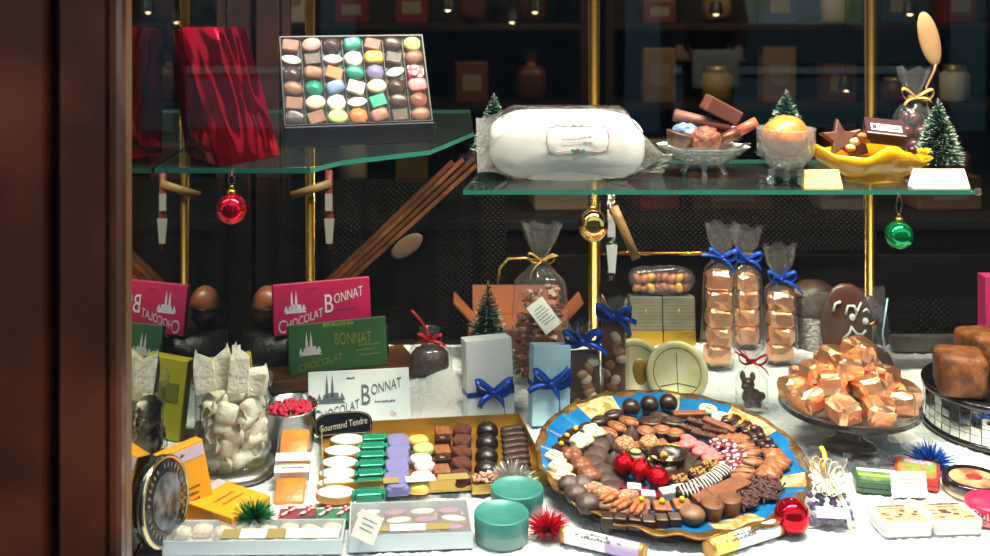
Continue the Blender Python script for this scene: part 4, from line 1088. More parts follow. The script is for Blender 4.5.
# ================================================================ bags of nut chocolate and other tied bags
def slab(M, w, h, label, seed):
    t = thing('nut_slab', label, 'chocolate', M)
    b = MB(); b.box(w, .014, h, bev=.004, smooth=True); b.build('chocolate_slab', milk if seed % 2 else mid, t)
    rg = random.Random(seed)
    for i in range(9):
        b = MB(); b.blob(.010, .006, .0075, amp=.0012, fr=120, seed=i, c=(0, 0, 0))
        c = ['#b98a62', '#9a6238', '#d8c3a6'][i % 3]
        b.build('nut', pm('nut_'+c, c, .5, bump=.3), t, T3(rg.uniform(-w*.32, w*.32), -.008, h*(.1+.09*i)) @ RY(rg.uniform(-60, 60)))
    return t
def tied_bag(M, prof, seed, label, rib, neck, bw, s, tails, mat=None, name='tied_bag', wd=(0, .55, .8)):
    t = thing(name, label, 'bag', M)
    bagm(prof, seed=seed).build('clear_bag', mat or film2, t)
    b = MB(); r = neck[1]
    b.lathe([(r*1.25, neck[0]-bw*.5), (r*1.35, neck[0]), (r*1.25, neck[0]+bw*.5)], 24, sq=.8, caps=False)
    bow(b, s, bw, tails, 0, T3(0, -r*1.3, neck[0]), wd); b.build('ribbon', rib, t)
    return t
def prof_bag(w, d, h, nw, fl, top, rip=.03):
    return [(0, w*.9, d*.85, .01), (.006, w, d, rip*.5), (h*.55, w*1.02, d*1.02, rip), (h*.82, w*.85, d*.85, rip*2), (h, nw, nw*.8, .12), (h+.01, nw*1.1, nw*.9, .14), (h+top*.5, fl*.75, fl*.4, .16), (h+top, fl, fl*.5, .2)]
p = H(588, 424); q = H(614, 412)
MN1 = TM((p.x, 1.845, .002), 6, 3, 3); MN2 = TM((q.x+.004, 1.90, .002), -8, 3, 0)
slab(MN1 @ T3(0, 0, .004), .056, .105, 'dark slab studded with nuts in the clear bag beside the pale blue box', 2)
slab(MN2 @ T3(0, 0, .004), .042, .135, 'taller milk slab studded with nuts in the clear bag behind the gold coins', 3)
tied_bag(MN1, prof_bag(.033, .018, .125, .008, .03, .03), 1, 'clear bag of nut slab with a big blue bow beside the pale blue box', bluerib, (.125, .008), .013, .032, ((-.3, 1.1), (1.2, -.7)))
tied_bag(MN2, prof_bag(.026, .017, .150, .008, .026, .03), 2, 'clear bag of nut slab with a blue bow, in front of the gold-based boxes', bluerib, (.150, .008), .012, .03, ((1.3, -.3), (1.0, -1.0), (-.6, .5)))

# gold-coloured coins standing behind the plate
def coin(M, label, motif):
    t = thing('chocolate_coin', label, 'coin', M)
    gm = pm('matt_gold_foil', '#e8dcb6', .42, .2, col2='#dccb98', ns=25)
    b = MB(); b.lathe([(0, 0), (.05, 0), (.053, .002), (.053, .006), (.050, .008), (.043, .0075), (.0415, .0055), (0, .0055)], 72, M=T3(0, 0, .053) @ RX(90), caps=False); b.build('coin_body', gm, t)
    b = MB(); n = 40; b.tube([(.0405*math.cos(2*PI*i/n), -.0058, .053+.0405*math.sin(2*PI*i/n)) for i in range(n+1)], .0007, 6, cap=False)
    if motif: b.tube([(0, -.0058, .02), (0, -.0058, .085)], .0007, 6); b.tube([(-.03, -.0058, .03), (0, -.0058, .036), (.03, -.0058, .03)], .0007, 6)
    b.build('incised_line', pm('coin_line', '#6f6238', .5, .3), t)
    if not motif:
        b = MB(); b.blob(.014, .002, .022, amp=.002, fr=60, c=(.008, -.0058, .05)); b.build('relief_figure', pm('coin_relief', '#b8923f', .35, .6), t)
    return t
coin(TM((H(641, 411).x, 1.90, .003), 8, 20), 'gold chocolate coin with a raised figure, left of two behind the plate', False)
coin(TM((H(680, 411).x, 1.884, .004), -4, 22), 'gold chocolate coin with incised lines, right of two behind the plate', True)

# red chips bag with white label and gold tie
MR = TM((W(539, 372, 2.0).x, 2.0, .004), 0, 2, -1)
t = tied_bag(MR, [(0, .042, .028, .01), (.01, .05, .034, .03), (.13, .05, .035, .04), (.18, .043, .03, .08), (.215, .010, .008, .15), (.225, .010, .008, .15), (.25, .022, .012, .2), (.285, .034, .014, .25)], 4,
     'tall clear bag of red dried chips with white label and gold tie', goldrib, (.219, .010), .004, .024, ((-.9, -1.4), (1.2, .5)))
b = MB(); b.tube([(0, -.012, .22), (-.03, -.014, .224), (-.06, -.014, .222), (-.075, -.014, .205), (-.079, -.014, .175)], .0024, 8); b.build('gold_cord', goldrib, t)
b = MB(); b.box(.035, .0008, .058, (0, 0, -.029)); b.build('white_label', paper, t, T3(.004, -.0375, .128) @ RX(-4) @ RY(-38))
b = MB(); strokes(b, .026, .035, 6, T3(0, -.0006, 0), 0, 4, .8, .4); b.build('small_print', greyp, t, T3(.004, -.0375, .128) @ RX(-4) @ RY(-38))
b = MB(); rg = random.Random(6)
for i in range(170):
    z = .008+.16*rg.random(); w = .038 if z < .14 else .03
    a = rg.uniform(0, 2*PI); r = rg.uniform(.6, 1)
    M = MR @ T3(w*r*math.cos(a), .026*r*math.sin(a), z) @ RZ(rg.uniform(0, 360)) @ RX(rg.uniform(0, 360))
    b.box(.016, .009, .004, m=i % 3, M=M, bev=.001)
o = b.build('dried_chips', [pm('red_chip', '#7c2a2a', .5), pm('rose_chip', '#a8665c', .5), pm('pale_chip', '#b89a86', .5)]); tag(o, 'red and pink dried chips filling the tall clear bag with white label', 'sweets', kind='stuff')

# open kraft box behind
t = thing('kraft_box', 'brown card box with open flaps behind the small tree and the tall bag', 'box', T3(.13, 2.12, .0))
b = MB(); b.box(.19, .10, .075, bev=.002); b.build('box_body', pm('brown_card', '#8a4e2e', .6, col2='#7a4327', ns=12), t)
for s in (-1, 1):
    b = MB(); b.box(.06, .075, .003, (s*.03, 0, 0)); b.build('flap', MATS['brown_card'], t, T3(s*.083, -.0, .0755) @ RY(-s*48))
b = MB(); b.box(.17, .003, .055, (0, 0, 0)); b.build('flap', MATS['brown_card'], t, T3(0, .047, .0755) @ RX(-14))
tree(Vector(W(488, 384, 1.97))*1.0+Vector((0, 0, 0)), .185, .058, 'frosted green bottle-brush tree standing behind the white ribboned box', 21, .18)

# chocolate dome with red ribbon
cp = H(430, 372)
t = thing('chocolate_dome', 'rough chocolate dome wrapped in film and tied with a red ribbon', 'chocolate', Matrix.Translation((cp.x, 2.03, .006)))
b = MB(); b.blob(.036, .034, .026, .8, 1, base=True, amp=.002, fr=120, nu=32, nv=18); b.build('dome', pm('rough_chocolate', '#4a2a24', .55, col2='#331b17', ns=120, bump=.7, bs=160), t)
b = MB(); b.lathe([(.042, 0), (.0405, .02), (.037, .045), (.02, .058), (.006, .064), (.009, .072), (.02, .084)], 40, lobe=7, la=.03, caps=False); b.build('clear_wrap', film2, t)
b = MB(); bow(b, .022, .006, ((.9, -.3), (1.3, -.4)), 0, T3(0, -.008, .064)); b.ribbon(arc((0, -.008, .066), (-.034, -.004, .118), (.006, 0, .0), 8), .005, (1, 0, .3)); b.build('red_ribbon', redrib, t)

# gold-based boxes with bag of nuts on top
for (px, lab) in ((647, 'grey-topped chocolate box on a gold base, left of two at the back'), (680, 'grey-topped chocolate box on a gold base, right of two at the back')):
    p = H(px, 349); t = thing('gift_box', lab, 'box', TM((W(px, 349, 2.19).x, 2.19, .006), 0, 6))
    b = MB(); b.box(.064, .04, .027, (0, .02, 0), bev=.001); b.build('gold_base', pm('gilt_card', '#c8a23e', .22, .9), t)
    b = MB(); b.box(.064, .036, .066, (0, .02, .0272), bev=.001)
    b.build('grey_lid', pm('grey_ribbed_card', '#5c5e56', .45, .3, col2='#6b6c62', ns=30), t)
    b = MB(); b.blob(.003, .001, .004, c=(0, .0018, .065), nu=8, nv=6)
    for k in range(9): b.box(.062, .0006, .0012, (0, .0017, .032+.0065*k))
    b.build('embossing', pm('embossed_gold', '#a0946c', .35, .7), t)
b = MB(); NB = Vector((W(663, 300, 2.2).x, 2.215, .102))
t = thing('nut_bag', 'clear bag of mixed nuts lying on the grey-topped boxes', 'bag', Matrix.Translation(NB))
b = MB(); b.blob(.066, .018, .028, .7, .7, base=True, amp=.004, fr=50, nu=36, nv=16); b.build('clear_bag', film2, t)
rg = random.Random(13)
for i in range(16):
    b = MB(); b.blob(.011, .008, .008, amp=.001, fr=100, seed=i)
    c = ['#8a5a3a', '#a9633c', '#b7903c', '#6b3a26'][i % 4]
    o = b.build('nut', pm('bagnut_'+c, c, .45), None, Matrix.Translation(NB+Vector((-.05+.0142*(i % 8), rg.uniform(-.006, .006), .012+.019*(i//8)))) @ RY(rg.uniform(0, 180)))
    tag(o, 'mixed nut in the clear bag lying on the grey-topped boxes', 'nut', 'nuts in the bag on the boxes')

# ================================================================ copper foil sweets
def cube_mesh(seed, w=.042, d=.038, h=.033):
    b = bmesh.new(); bmesh.ops.create_cube(b, size=1)
    bmesh.ops.bevel(b, geom=list(b.edges), offset=.19, segments=1, affect='EDGES')
    bmesh.ops.subdivide_edges(b, edges=list(b.edges), cuts=1, use_grid_fill=True)
    for p in b.verts:
        n = mnoise.noise_vector(p.co*4.2+Vector((seed*4.7, seed, 2)))*.10
        p.co = Vector(((p.co.x+n.x)*w, (p.co.y+n.y)*d, max(0, (p.co.z+.5+n.z*(p.co.z > -.4))*h)))
    bmesh.ops.triangulate(b, faces=list(b.faces))
    x = MB(); x.bm(b, 0, None, False); return x.build('copper_sweet', copper, raw=True)
cubes = [cube_mesh(i) for i in range(6)]
rg = random.Random(17)
def copper_stack(M, n, lab, grp, h=.034, sx=1.0):
    for i in range(n):
        o = ob('copper_sweet', cubes[i % 6], None, M @ T3(rg.uniform(-.002, .002), 0, .004+i*h) @ RZ(rg.uniform(-14, 14)) @ SCL(sx*1.12, 1.0, h/.0290))
        tag(o, 'copper foil sweet, %s from the bottom in the %s' % (ORD[i], lab), 'sweet', grp)
def cbag(px, py, Y, w, n, hh, lab, blab, s, seed, tails, lean=0, roll=0):
    M = TM((W(px, py, Y).x, Y, .008), 0, lean, roll)
    copper_stack(M, n, lab, 'copper sweets in the '+lab, hh, w/.027)
    H_ = n*hh+.01
    tied_bag(M, [(0, w*1.1, w*.85, .01), (.008, w*1.18, w*.95, .03), (H_*.75, w*1.18, w*.95, .04), (H_, w*1.0, w*.8, .08), (H_+.022, .009, .007, .14), (H_+.03, .009, .007, .14), (H_+.055, w*.9, .014, .18), (H_+.085, w*1.1, .016, .22)], seed, blab, bluerib, (H_+.025, .009), .008, s, tails)
cbag(717, 371, 2.065, .0265, 5, .0345, 'tall bag left of the blue-tied three', 'clear bag of copper sweets with blue ribbon, left of three and nearest', .026, 5, ((-1.6, .15), (1.0, -1.5)), roll=-2)
cbag(746, 345, 2.185, .0265, 4, .0345, 'middle rear blue-tied bag', 'clear bag of copper sweets with blue ribbon, middle of three and furthest back', .026, 6, ((-.9, 1.0), (1.0, -.8)))
cbag(781, 366, 2.085, .0265, 4, .0315, 'right blue-tied bag', 'clear bag of copper sweets with blue ribbon, right of three', .026, 7, ((.2, 1.1), (1.5, -1.1)), roll=1)

# small bag with red ribbon
MB2 = TM((W(752, 408, 1.875).x, 1.875, .003), 0, 4)
b = MB(); b.blob(.017, .014, .016, base=True, amp=.002, fr=60); b.blob(.011, .011, .0115, c=(-.007, -.004, .038)); b.blob(.005, .005, .009, c=(-.016, -.004, .052)); b.blob(.005, .005, .008, c=(.001, -.004, .051)); b.blob(.008, .007, .006, c=(-.013, -.012, .036)); b.blob(.007, .007, .007, c=(.016, -.002, .018)); b.blob(.006, .009, .005, c=(-.010, -.010, .006)); b.blob(.006, .009, .005, c=(.008, -.010, .006))
tag(b.build('chocolate_figure', pm('glossy_figure', '#43201b', .3), None, MB2 @ T3(0, 0, .003)), 'small dark chocolate animal figure inside the clear bag with red ribbon', 'chocolate')
tied_bag(MB2, [(0, .024, .018, .01), (.006, .027, .02, .03), (.05, .026, .019, .05), (.075, .007, .006, .14), (.083, .007, .006, .14), (.10, .022, .009, .18), (.125, .028, .01, .2)], 8, 'small clear bag with red ribbon behind the right rim of the plate', redrib, (.079, .007), .004, .024, ((-1.3, .8), (1.1, -.9), (-1.1, 1.0)))

# glass cake stand and its pile
csx = .625; csy = 1.722
t = thing('cake_stand', 'footed smoky glass cake stand piled with copper foil sweets', 'cake stand', T3(csx, csy, .001) @ SCL(1, 1, 1.13))
smoke = glassm('smoky_glass', '#e2deda', 1.5, .03, .10, '#8a837c')
b = MB(); b.lathe([(0, .0575), (.085, .0575), (.1, .0615), (.1045, .0665), (.106, .0665), (.106, .0575), (.098, .0525), (.08, .0515), (0, .0515)], 64, caps=False); b.build('glass_top', smoke, t)
b = MB(); b.lathe([(.1062, .0570), (.1068, .0600), (.1062, .0640)], 64, caps=False); b.build('dark_rim', pm('smoked_rim', '#2a2522', .15), t)
b = MB(); b.lathe([(0, 0), (.042, 0), (.043, .003), (.036, .008), (.022, .015), (.017, .03), (.021, .045), (.032, .0515)], 48, caps=False); b.build('glass_foot', smoke, t)
pos = []
for i in range(10): pos.append((.079*math.cos(2*PI*i/10-1.4), .079*math.sin(2*PI*i/10-1.4), .0635, 'bottom ring', i))
for i in range(6): pos.append((.052*math.cos(2*PI*i/6-1.25), .052*math.sin(2*PI*i/6-1.25), .087, 'middle layer', i))
for i in range(3): pos.append((.026*math.cos(2*PI*i/3-1.9)-.004, .026*math.sin(2*PI*i/3-1.9), .108, 'upper layer', i))
pos.append((.012, .0, .128, 'top', 0))
byl = {}
for q in pos: byl.setdefault(q[3], []).append(q)
for ly, qs in byl.items():
    vis = sorted(qs, key=lambda q: q[0])
    for n, q in enumerate(vis):
        o = ob('copper_sweet', cubes[(n*2+len(ly)) % 6], None, T3(csx+q[0], csy+q[1], q[2]+.0085) @ RZ(rg.uniform(0, 360)) @ RX(rg.uniform(-14, 14)) @ RY(rg.uniform(-12, 12)) @ SCL(1.12, 1.12, 1.08))
        fb = 'front' if q[1] < 0 else 'back'
        lab = 'copper foil sweet at the very top of the pile on the glass stand' if ly == 'top' else 'copper foil sweet, %s from left in the %s of the glass stand pile' % (ORD[n], ly)
        tag(o, lab, 'sweet', 'copper sweets on the glass cake stand')

# film bag with chocolate face behind the stand
MF = TM((W(848, 372, 1.885).x, 1.885, .002), 4, 6)
t = thing('film_bag', 'large clear film bag holding a chocolate face behind the glass cake stand', 'bag', MF)
n = 26; v = []; f = []
for sd in (-1, 1):
    for j in range(n+1):
        for i in range(n+1):
            u = i/n; w = j/n; x = (u-.5)*(.160+.012*math.sin(w*5)); z = w*.195+.012*(u-.5)
            bul = .022*(math.sin(PI*u)**.7)*(1-w**3)+.0015
            v.append((x, sd*bul+.004*mnoise.noise(Vector((u*6, w*6, sd*3))), z))
for s in range(2):
    for j in range(n):
        for i in range(n):
            a = s*(n+1)**2+j*(n+1)+i; f.append((a, a+1, a+n+2, a+n+1))
b = MB(); b.add(v, f); b.build('clear_film', film2, t)
b = MB(); b.tube([(.078, -.002, .01), (.066, -.002, .12), (.078, -.002, .18)], .0015, 6); b.build('film_seam', pm('seam_blue', '#a9cfe4', .3), t)
t = thing('iced_chocolate', 'round chocolate face with white iced eyes and mouth inside the large film bag', 'chocolate', MF @ T3(.004, 0, .002) @ SCL(1.0, 1, 1.28))
b = MB(); b.blob(.046, .013, .06, .9, .9, c=(0, 0, .10), amp=.002, fr=30); b.blob(.016, .009, .018, c=(.045, .003, .125)); b.blob(.05, .014, .03, .7, .7, c=(.008, .002, .033)); b.blob(.03, .012, .03, c=(.052, .002, .045)); b.build('head', pm('face_chocolate', '#5e3226', .35, col2='#4c271d', ns=15), t)
b = MB()
yy = -.0135
b.tube([(-.022, yy+.001, .116), (-.019, yy, .125), (-.012, yy, .127)], .0018, 6); b.tube([(-.006, yy, .112), (-.002, yy, .122), (.006, yy, .122), (.010, yy, .114)], .0017, 6); b.tube([(.006, yy, .108), (.016, yy, .126)], .0014, 6)
b.blob(.0042, .0015, .0042, c=(.003, yy, .109)); b.blob(.0042, .0015, .0042, c=(.021, yy+.001, .104)); b.tube([(.018, yy+.001, .115), (.023, yy+.001, .118), (.027, yy+.002, .114)], .0014, 6)
b.tube([(.002, yy, .099), (-.002, yy, .091), (-.012, yy, .084)], .0017, 6); b.tube([(.002, yy, .097), (.008, yy, .090), (.016, yy+.001, .089), (.021, yy+.001, .094)], .0017, 6)
b.v = [(.006+(p[0]-.004)*1.3, p[1], .112+(p[2]-.105)*1.15) for p in b.v]; b.build('white_icing', paper, t)
b = MB(); b.box(.045, .006, .016, (.004, -.012, .062), bev=.003, smooth=True); b.build('red_scarf', redrib, t)
b = MB(); b.tube([(.035, -.011, .106), (.043, -.009, .108), (.048, -.007, .113)], .0016, 6); b.build('gold_mark', gold, t)
# dark chocolate dome left of it
t = thing('dark_hat_cake', 'broad dark brown cake in film behind the blue-tied copper sweet bags', 'cake', Matrix.Translation(W(812, 312, 2.22)))
b = MB(); b.blob(.052, .04, .045, .9, 1, c=(0, 0, .02), amp=.003, fr=40, nu=30, nv=16); b.build('cake', pm('dark_cake', '#3a241b', .5, col2='#28170f', ns=40), t)
b = MB(); b.box(.028, .001, .01); b.build('paper_strip', pm('kraft_strip', '#8a7358', .6), t, T3(-.035, -.035, .045) @ RY(22))
b = MB(); b.cyl(.05, W(812, 312, 2.22).z-.001, c=(0, 0, -W(812, 312, 2.22).z+.001)); b.build('stand', black, t)

# ================================================================ mirrored drum with cakes at right
dx, dy = W(1003, 420, 1.80).x, 1.80
t = thing('mirror_drum', 'round cake drum covered in small mirror tiles at the right edge', 'stand', T3(dx, dy, .001))
b = MB(); b.lathe([(0, .0), (.122, 0), (.124, .003), (.124, .008), (.12, .009)], 72, caps=False); b.lathe([(.119, .060), (.124, .062), (.124, .070), (.1225, .072), (0, .072)], 72, caps=False); b.build('drum_body', pm('drum_black', '#17181a', .12, coat=.5), t)
b = MB()
for r in range(4):
    z0 = .0095+r*.0127
    for k in range(44):
        a0 = 2*PI*(k+.05)/44; a1 = 2*PI*(k+.95)/44; j = .004*math.sin(k*7.3+r*3)
        b.add([((.1205+j*.1)*math.cos(a0), (.1205+j*.1)*math.sin(a0), z0), ((.1205-j*.1)*math.cos(a1), (.1205-j*.1)*math.sin(a1), z0), ((.1205-j*.1)*math.cos(a1), (.1205-j*.1)*math.sin(a1), z0+.0117), ((.1205+j*.1)*math.cos(a0), (.1205+j*.1)*math.sin(a0), z0+.0117)], [(0, 1, 2, 3)], 0, None, False)
b.lathe([(.1195, .009), (.1195, .0602)], 72, 1, caps=False)
b.build('mirror_tiles', [mirror, pm('tile_grout', '#6a6a66', .5)], t)
brd = pm('spice_bread', '#8e5427', .55, col2='#5f3316', ns=45, bump=.6, bs=120)
for (px, py, Y, w, hh, yaw, lab, zz) in ((960, 398, 1.76, .074, .066, -16, 'brown spiced cake block standing on the mirror tiled drum', .073), (982, 372, 1.86, .064, .066, 10, 'second brown cake block half hidden at the back of the mirror drum', .073)):
    b = MB(); b.box(w, .075, hh, bev=.012, seg=3, smooth=True)
    v2 = []
    for p in b.v:
        q = Vector(p); nn = mnoise.noise_vector(q*35)*.0025; v2.append(tuple(q+nn))
    b.v = v2
    o = b.build('cake_block', brd, None, TM((W(px, py, Y).x, Y, zz+.002), yaw)); tag(o, lab, 'cake')
b = MB(); b.box(.06, .03, .205, bev=.001); tag(b.build('tall_carton', pm('magenta_card', '#b02a5e', .4), None, T3(W(1001, 390, 1.95).x, 1.96, .003)), 'tall magenta carton standing behind the mirror drum at the right edge', 'carton')
# low grey ledge behind
b = MB(); b.box(.16, .02, .03, bev=.002); tag(b.build('grey_carton', pm('dim_grey_card', '#77736c', .6, col2='#5c5852', ns=30), None, T3(.95, 2.17, .002)), 'low grey carton strip lying on the fleece behind the mirror drum', 'carton')

# ================================================================ tins at front right
def rtin(M, w, d, h, side, top, label, art=None, name='sweets_tin', extra=None):
    t = thing(name, label, 'tin', M)
    def rr(w, d, r=.008, n=5):
        o = []
        for cx, cy, a0 in ((w/2-r, d/2-r, 0), (-w/2+r, d/2-r, 90), (-w/2+r, -d/2+r, 180), (w/2-r, -d/2+r, 270)):
            for k in range(n+1): a = R(a0+90*k/n); o.append((cx+r*math.cos(a), cy+r*math.sin(a)))
        return o
    b = MB(); b.prism(rr(w*.97, d*.97), h*.6, smooth=True); b.build('tin_body', side, t)
    b = MB(); b.prism(rr(w, d), h*.5, M=T3(0, 0, h*.5), bev=.002, smooth=False); ld = b.build('lid', side if not top else top, t)
    if art:
        b = MB(); b.prism(rr(w*.84, d*.84, .005), .0004, M=T3(0, 0, h)); b.build('picture', art, ld)
    if extra: extra(t, w, d, h)
    return t
def land(name, a, b_, sc=30): return pm(name, a, .4, col2=b_, ns=sc)
p = H(878, 487)
def ex_g(t, w, d, h):
    b = MB(); b.box(w*.8, d*.18, .0006, (0, d*.3, h)); b.build('pale_sky', pm('pale_sky', '#c9d3cf', .5), t)
    b = MB(); b.box(w*.8, d*.14, .0007, (0, -d*.05, h)); b.build('yellow_field', pm('yellow_field', '#c2b352', .5), t)
rtin(TM((p.x, p.y, .001), -12), .068, .052, .016, pm('green_tin', '#41614c', .4, .3), None, 'green picture tin left of the red-sided picture tin', land('meadow_print', '#6f8f5a', '#3f6a52', 60), extra=ex_g)
p = H(917, 480)
def ex_r(t, w, d, h):
    b = MB(); b.box(w*.6, d*.16, .0006, (0, d*.3, h)); b.build('lilac_title', pm('lilac_title', '#a9a0c0', .5), t)
rtin(TM((p.x, p.y, .002), -24, -2), .062, .064, .016, pm('red_tin', '#c23a34', .35, .2), None, 'red-sided tin with a green garden picture on its lid', land('garden_print', '#7f9a48', '#a86a4c', 70), extra=ex_r)
wt = pm('white_tin', '#cfd5da', .3, .1)
for (px, py, yaw, lab, ink_, w_) in ((899, 527, 4, 'white picture tin in front of the scalloped card, left of two', '#b9772f', .07), (948, 525, 3, 'white picture tin in the front corner, right of two', '#a0604a', .07)):
    p = H(px, py)
    def ex_w(t, w, d, h, ink_=ink_, px=px):
        b = MB(); rg = random.Random(px)
        for i in range(16): b.blob(.004+.003*rg.random(), .0028, .0005, nu=9, nv=4, c=(rg.uniform(-w*.34, w*.34), rg.uniform(-d*.3, d*.12), h+.0006), m=i % 3)
        b.build('sweets_picture', [pm('pic_a'+ink_, ink_, .5), pm('pic_cream', '#e4cfae', .5), pm('pic_brown', '#5a3a2c', .5)], t)
        b = MB(); strokes(b, w*.7, d*.12, 1, T3(0, d*.34, h+.0006) @ TOPF, 0, px, th=.7); strokes(b, w*.5, d*.08, 1, T3(0, d*.22, h+.0006) @ TOPF, 0, px+1, th=.5); b.build('small_print', ink, t)
        b = MB(); b.cyl(.0015, w*.3, 8, M=T3(-w*.15, d/2-.001, h*.55) @ RY(90)); b.build('hinge', silver, t)
    rtin(TM((p.x, p.y-.002, .001), yaw), w_, .054, .018, wt, None, lab, pm('tin_picture_ground', '#c9b595', .45, col2='#b89d78', ns=40), extra=ex_w)
p = H(974, 492)
t = thing('round_tin', 'round black-rimmed tin with a red fruit picture behind the pink tin', 'tin', Matrix.Translation((p.x, p.y, .001)))
b = MB(); b.lathe([(0, 0), (.04, 0), (.041, .002), (.041, .010), (0, .010)], 48, caps=False); b.build('tin_body', pm('cream_tin', '#d9c9a8', .35, .2), t)
b = MB(); b.lathe([(.041, .008), (.0425, .0085), (.0425, .019), (.040, .021), (.036, .021), (.034, .0185), (0, .0185)], 48, caps=False); b.build('lid', bk, t)
b = MB(); b.lathe([(0, .0188), (.033, .0188)], 36, caps=False); b.build('picture', pm('fruit_print', '#c9a07a', .4, col2='#8a5a44', ns=40), t)
b = MB(); b.blob(.011, .010, .0006, c=(.002, .004, .0192), nu=12, nv=4); b.build('red_fruit', pm('red_fruit', '#cf2b33', .4), t)
p = H(992, 519)
t = thing('pink_tin', 'bright pink oval tin at the right edge in front of the round tin', 'tin', Matrix.Translation((p.x, p.y, .001)))
b = MB(); b.lathe([(0, 0), (.032, 0), (.033, .002), (.033, .008), (.0325, .009)], 48, caps=False); b.build('tin_body', pm('pink_tin_side', '#d8868f', .35), t)
b = MB(); b.lathe([(.0325, .009), (.034, .0095), (.034, .022), (.032, .0245), (0, .0245)], 48, caps=False); b.build('lid', pm('hot_pink', '#d62a58', .35), t)
b = MB(); b.text('Pul', .021, .009, T3(-.0265, -.0222, .0155) @ RZ(-50)); b.build('lettering', paper, t)
p = H(911, 500)
t = thing('scalloped_card', 'small white card with scalloped edge standing behind the white tins', 'card', TM((p.x, p.y+.004, .001), 0, 12))
cw, ch = .052, .036; oc = []
for k in range(13): oc.append((-cw/2+cw*k/12, .0012*(k % 2)))
for k in range(1, 9): oc.append((cw/2-.0012*(k % 2), ch*k/8))
for k in range(1, 13): oc.append((cw/2-cw*k/12, ch-.0012*(k % 2)))
for k in range(1, 8): oc.append((-cw/2+.0012*(k % 2), ch-ch*k/8))
b = MB(); b.prism(oc, .0008, M=RX(90)); b.build('card', paper, t)
b = MB(); strokes(b, .03, .012, 2, T3(0, -.001, .021), 0, 5, .8, .3); b.build('handwriting', pm('pale_ink', '#b7b7c2', .6), t)

# lavender sachet with cream bow
MS = TM((H(834, 532).x, H(834, 532).y+.012, .002), -6, 38)
t = thing('sweet_sachet', 'clear sachet of violet sweets tied with a cream and yellow bow', 'bag', MS)
bagm([(0, .034, .010, .01), (.004, .037, .013, .03), (.035, .033, .014, .06), (.052, .012, .008, .14), (.058, .011, .008, .14), (.075, .026, .008, .2), (.09, .034, .008, .22)], seed=3).build('clear_bag', film2, t)
b = MB()
for k in range(14):
    a = 2*PI*k/14; b.ribbon(loop((0, -.010, .056), (.024*math.cos(a), -.012, .024*math.sin(a)), (-.006*math.sin(a), -.004, .006*math.cos(a)), 10), .007, (0, 1, .3))
b.ribbon(arc((0, -.012, .056), (.022, -.014, -.006), (.006, -.006, 0), 8), .006, (1, 0, .3)); b.build('cream_bow', pm('cream_satin', '#efe4cf', .35), t)
b = MB(); b.ribbon(arc((-.006, -.02, .066), (-.002, -.014, .098), (.004, -.004, 0), 8), .006, (1, 0, .2)); b.ribbon(loop((-.006, -.02, .062), (-.012, -.008, .016), (.005, 0, .006), 10), .007, (0, 1, .3)); b.build('yellow_ribbon', pm('yellow_satin', '#e9b545', .4), t)
b = MB(); rg = random.Random(4)
for i in range(60):
    x = rg.uniform(-.03, .03); z = rg.uniform(.003, .04)
    b.blob(.0045, .004, .0035, nu=8, nv=5, c=(x*(1-z*5), rg.uniform(-.007, .007), z), m=i % 2)
o = b.build('violet_sweets', [pm('violet_sweet', '#7d6fa6', .5), pm('pale_violet_sweet', '#5f5388', .5)], None, MS); tag(o, 'violet sugar petals heaped inside the clear sachet with cream bow', 'sweets', kind='stuff')
b = MB(); b.box(.04, .001, .014, bev=.0003); b.build('pale_label', pm('lilac_label', '#d5d6ea', .5), t, T3(.0, -.0155, .006))

# ================================================================ baubles
def bauble(p, r, mat, label, hang=None, squash=1):
    t = thing('bauble', label, 'bauble', Matrix.Translation(p))
    b = MB(); b.blob(r, r, r*squash, nu=40, nv=28); b.build('ball', mat, t)
    if hang:
        b = MB(); b.lathe([(r*.24, r*.95), (r*.28, r*1.0), (r*.28, r*1.22), (r*.2, r*1.28), (0, r*1.28)], 20, lobe=10, la=.05, caps=False)
        n = 14; b.tube([(r*.11*math.sin(2*PI*i/n), 0, r*1.38+r*.13*math.cos(2*PI*i/n)) for i in range(n+1)], r*.03, 6, cap=False)
        t2 = b.build('gold_cap', gold, t)
        b = MB(); h = hang
        b.tube([(0, 0, r*1.5), (-r*.1, 0, r*1.6), (-r*.22, 0, r*1.5+(h-r*1.5)*.4), (-r*.1, 0, h*.96), (0, 0, h), (r*.16, 0, h*.96), (r*.22, 0, r*1.5+(h-r*1.5)*.5), (r*.1, 0, r*1.62), (0, 0, r*1.5)], r*.045, 6, cap=False)
        b.tube([(0, .0, h), (0, .004, h+.004), (0, .014, h+.004)], r*.07, 6)
        b.build('clear_hook', clearg, t2)
    return t
rg_ = pm('red_glass', '#d3122b', .08, .85); gg = pm('green_glass', '#0d9a52', .1, .85); gdg = pm('gold_glass', '#dfb468', .07, 1)
bauble(W(231.5, 209, 1.485), .0205, rg_, 'shiny red bauble hanging from the cut-corner glass shelf', ZL-.007-W(231, 209, 1.485).z)
bauble(W(593, 225, 1.640), .0225, gdg, 'shiny gold bauble hanging from the front of the right glass shelf', ZR-.007-W(593, 225, 1.64).z, 1.1)
bauble(W(899, 235, 1.640), .0205, gg, 'shiny green bauble hanging from the right end of the glass shelf', ZR-.007-W(899, 235, 1.64).z)
p = H(792, 533); bauble((p.x, p.y, .0225), .0232, rg_, 'red bauble lying on the fleece at the end of the yellow tube')

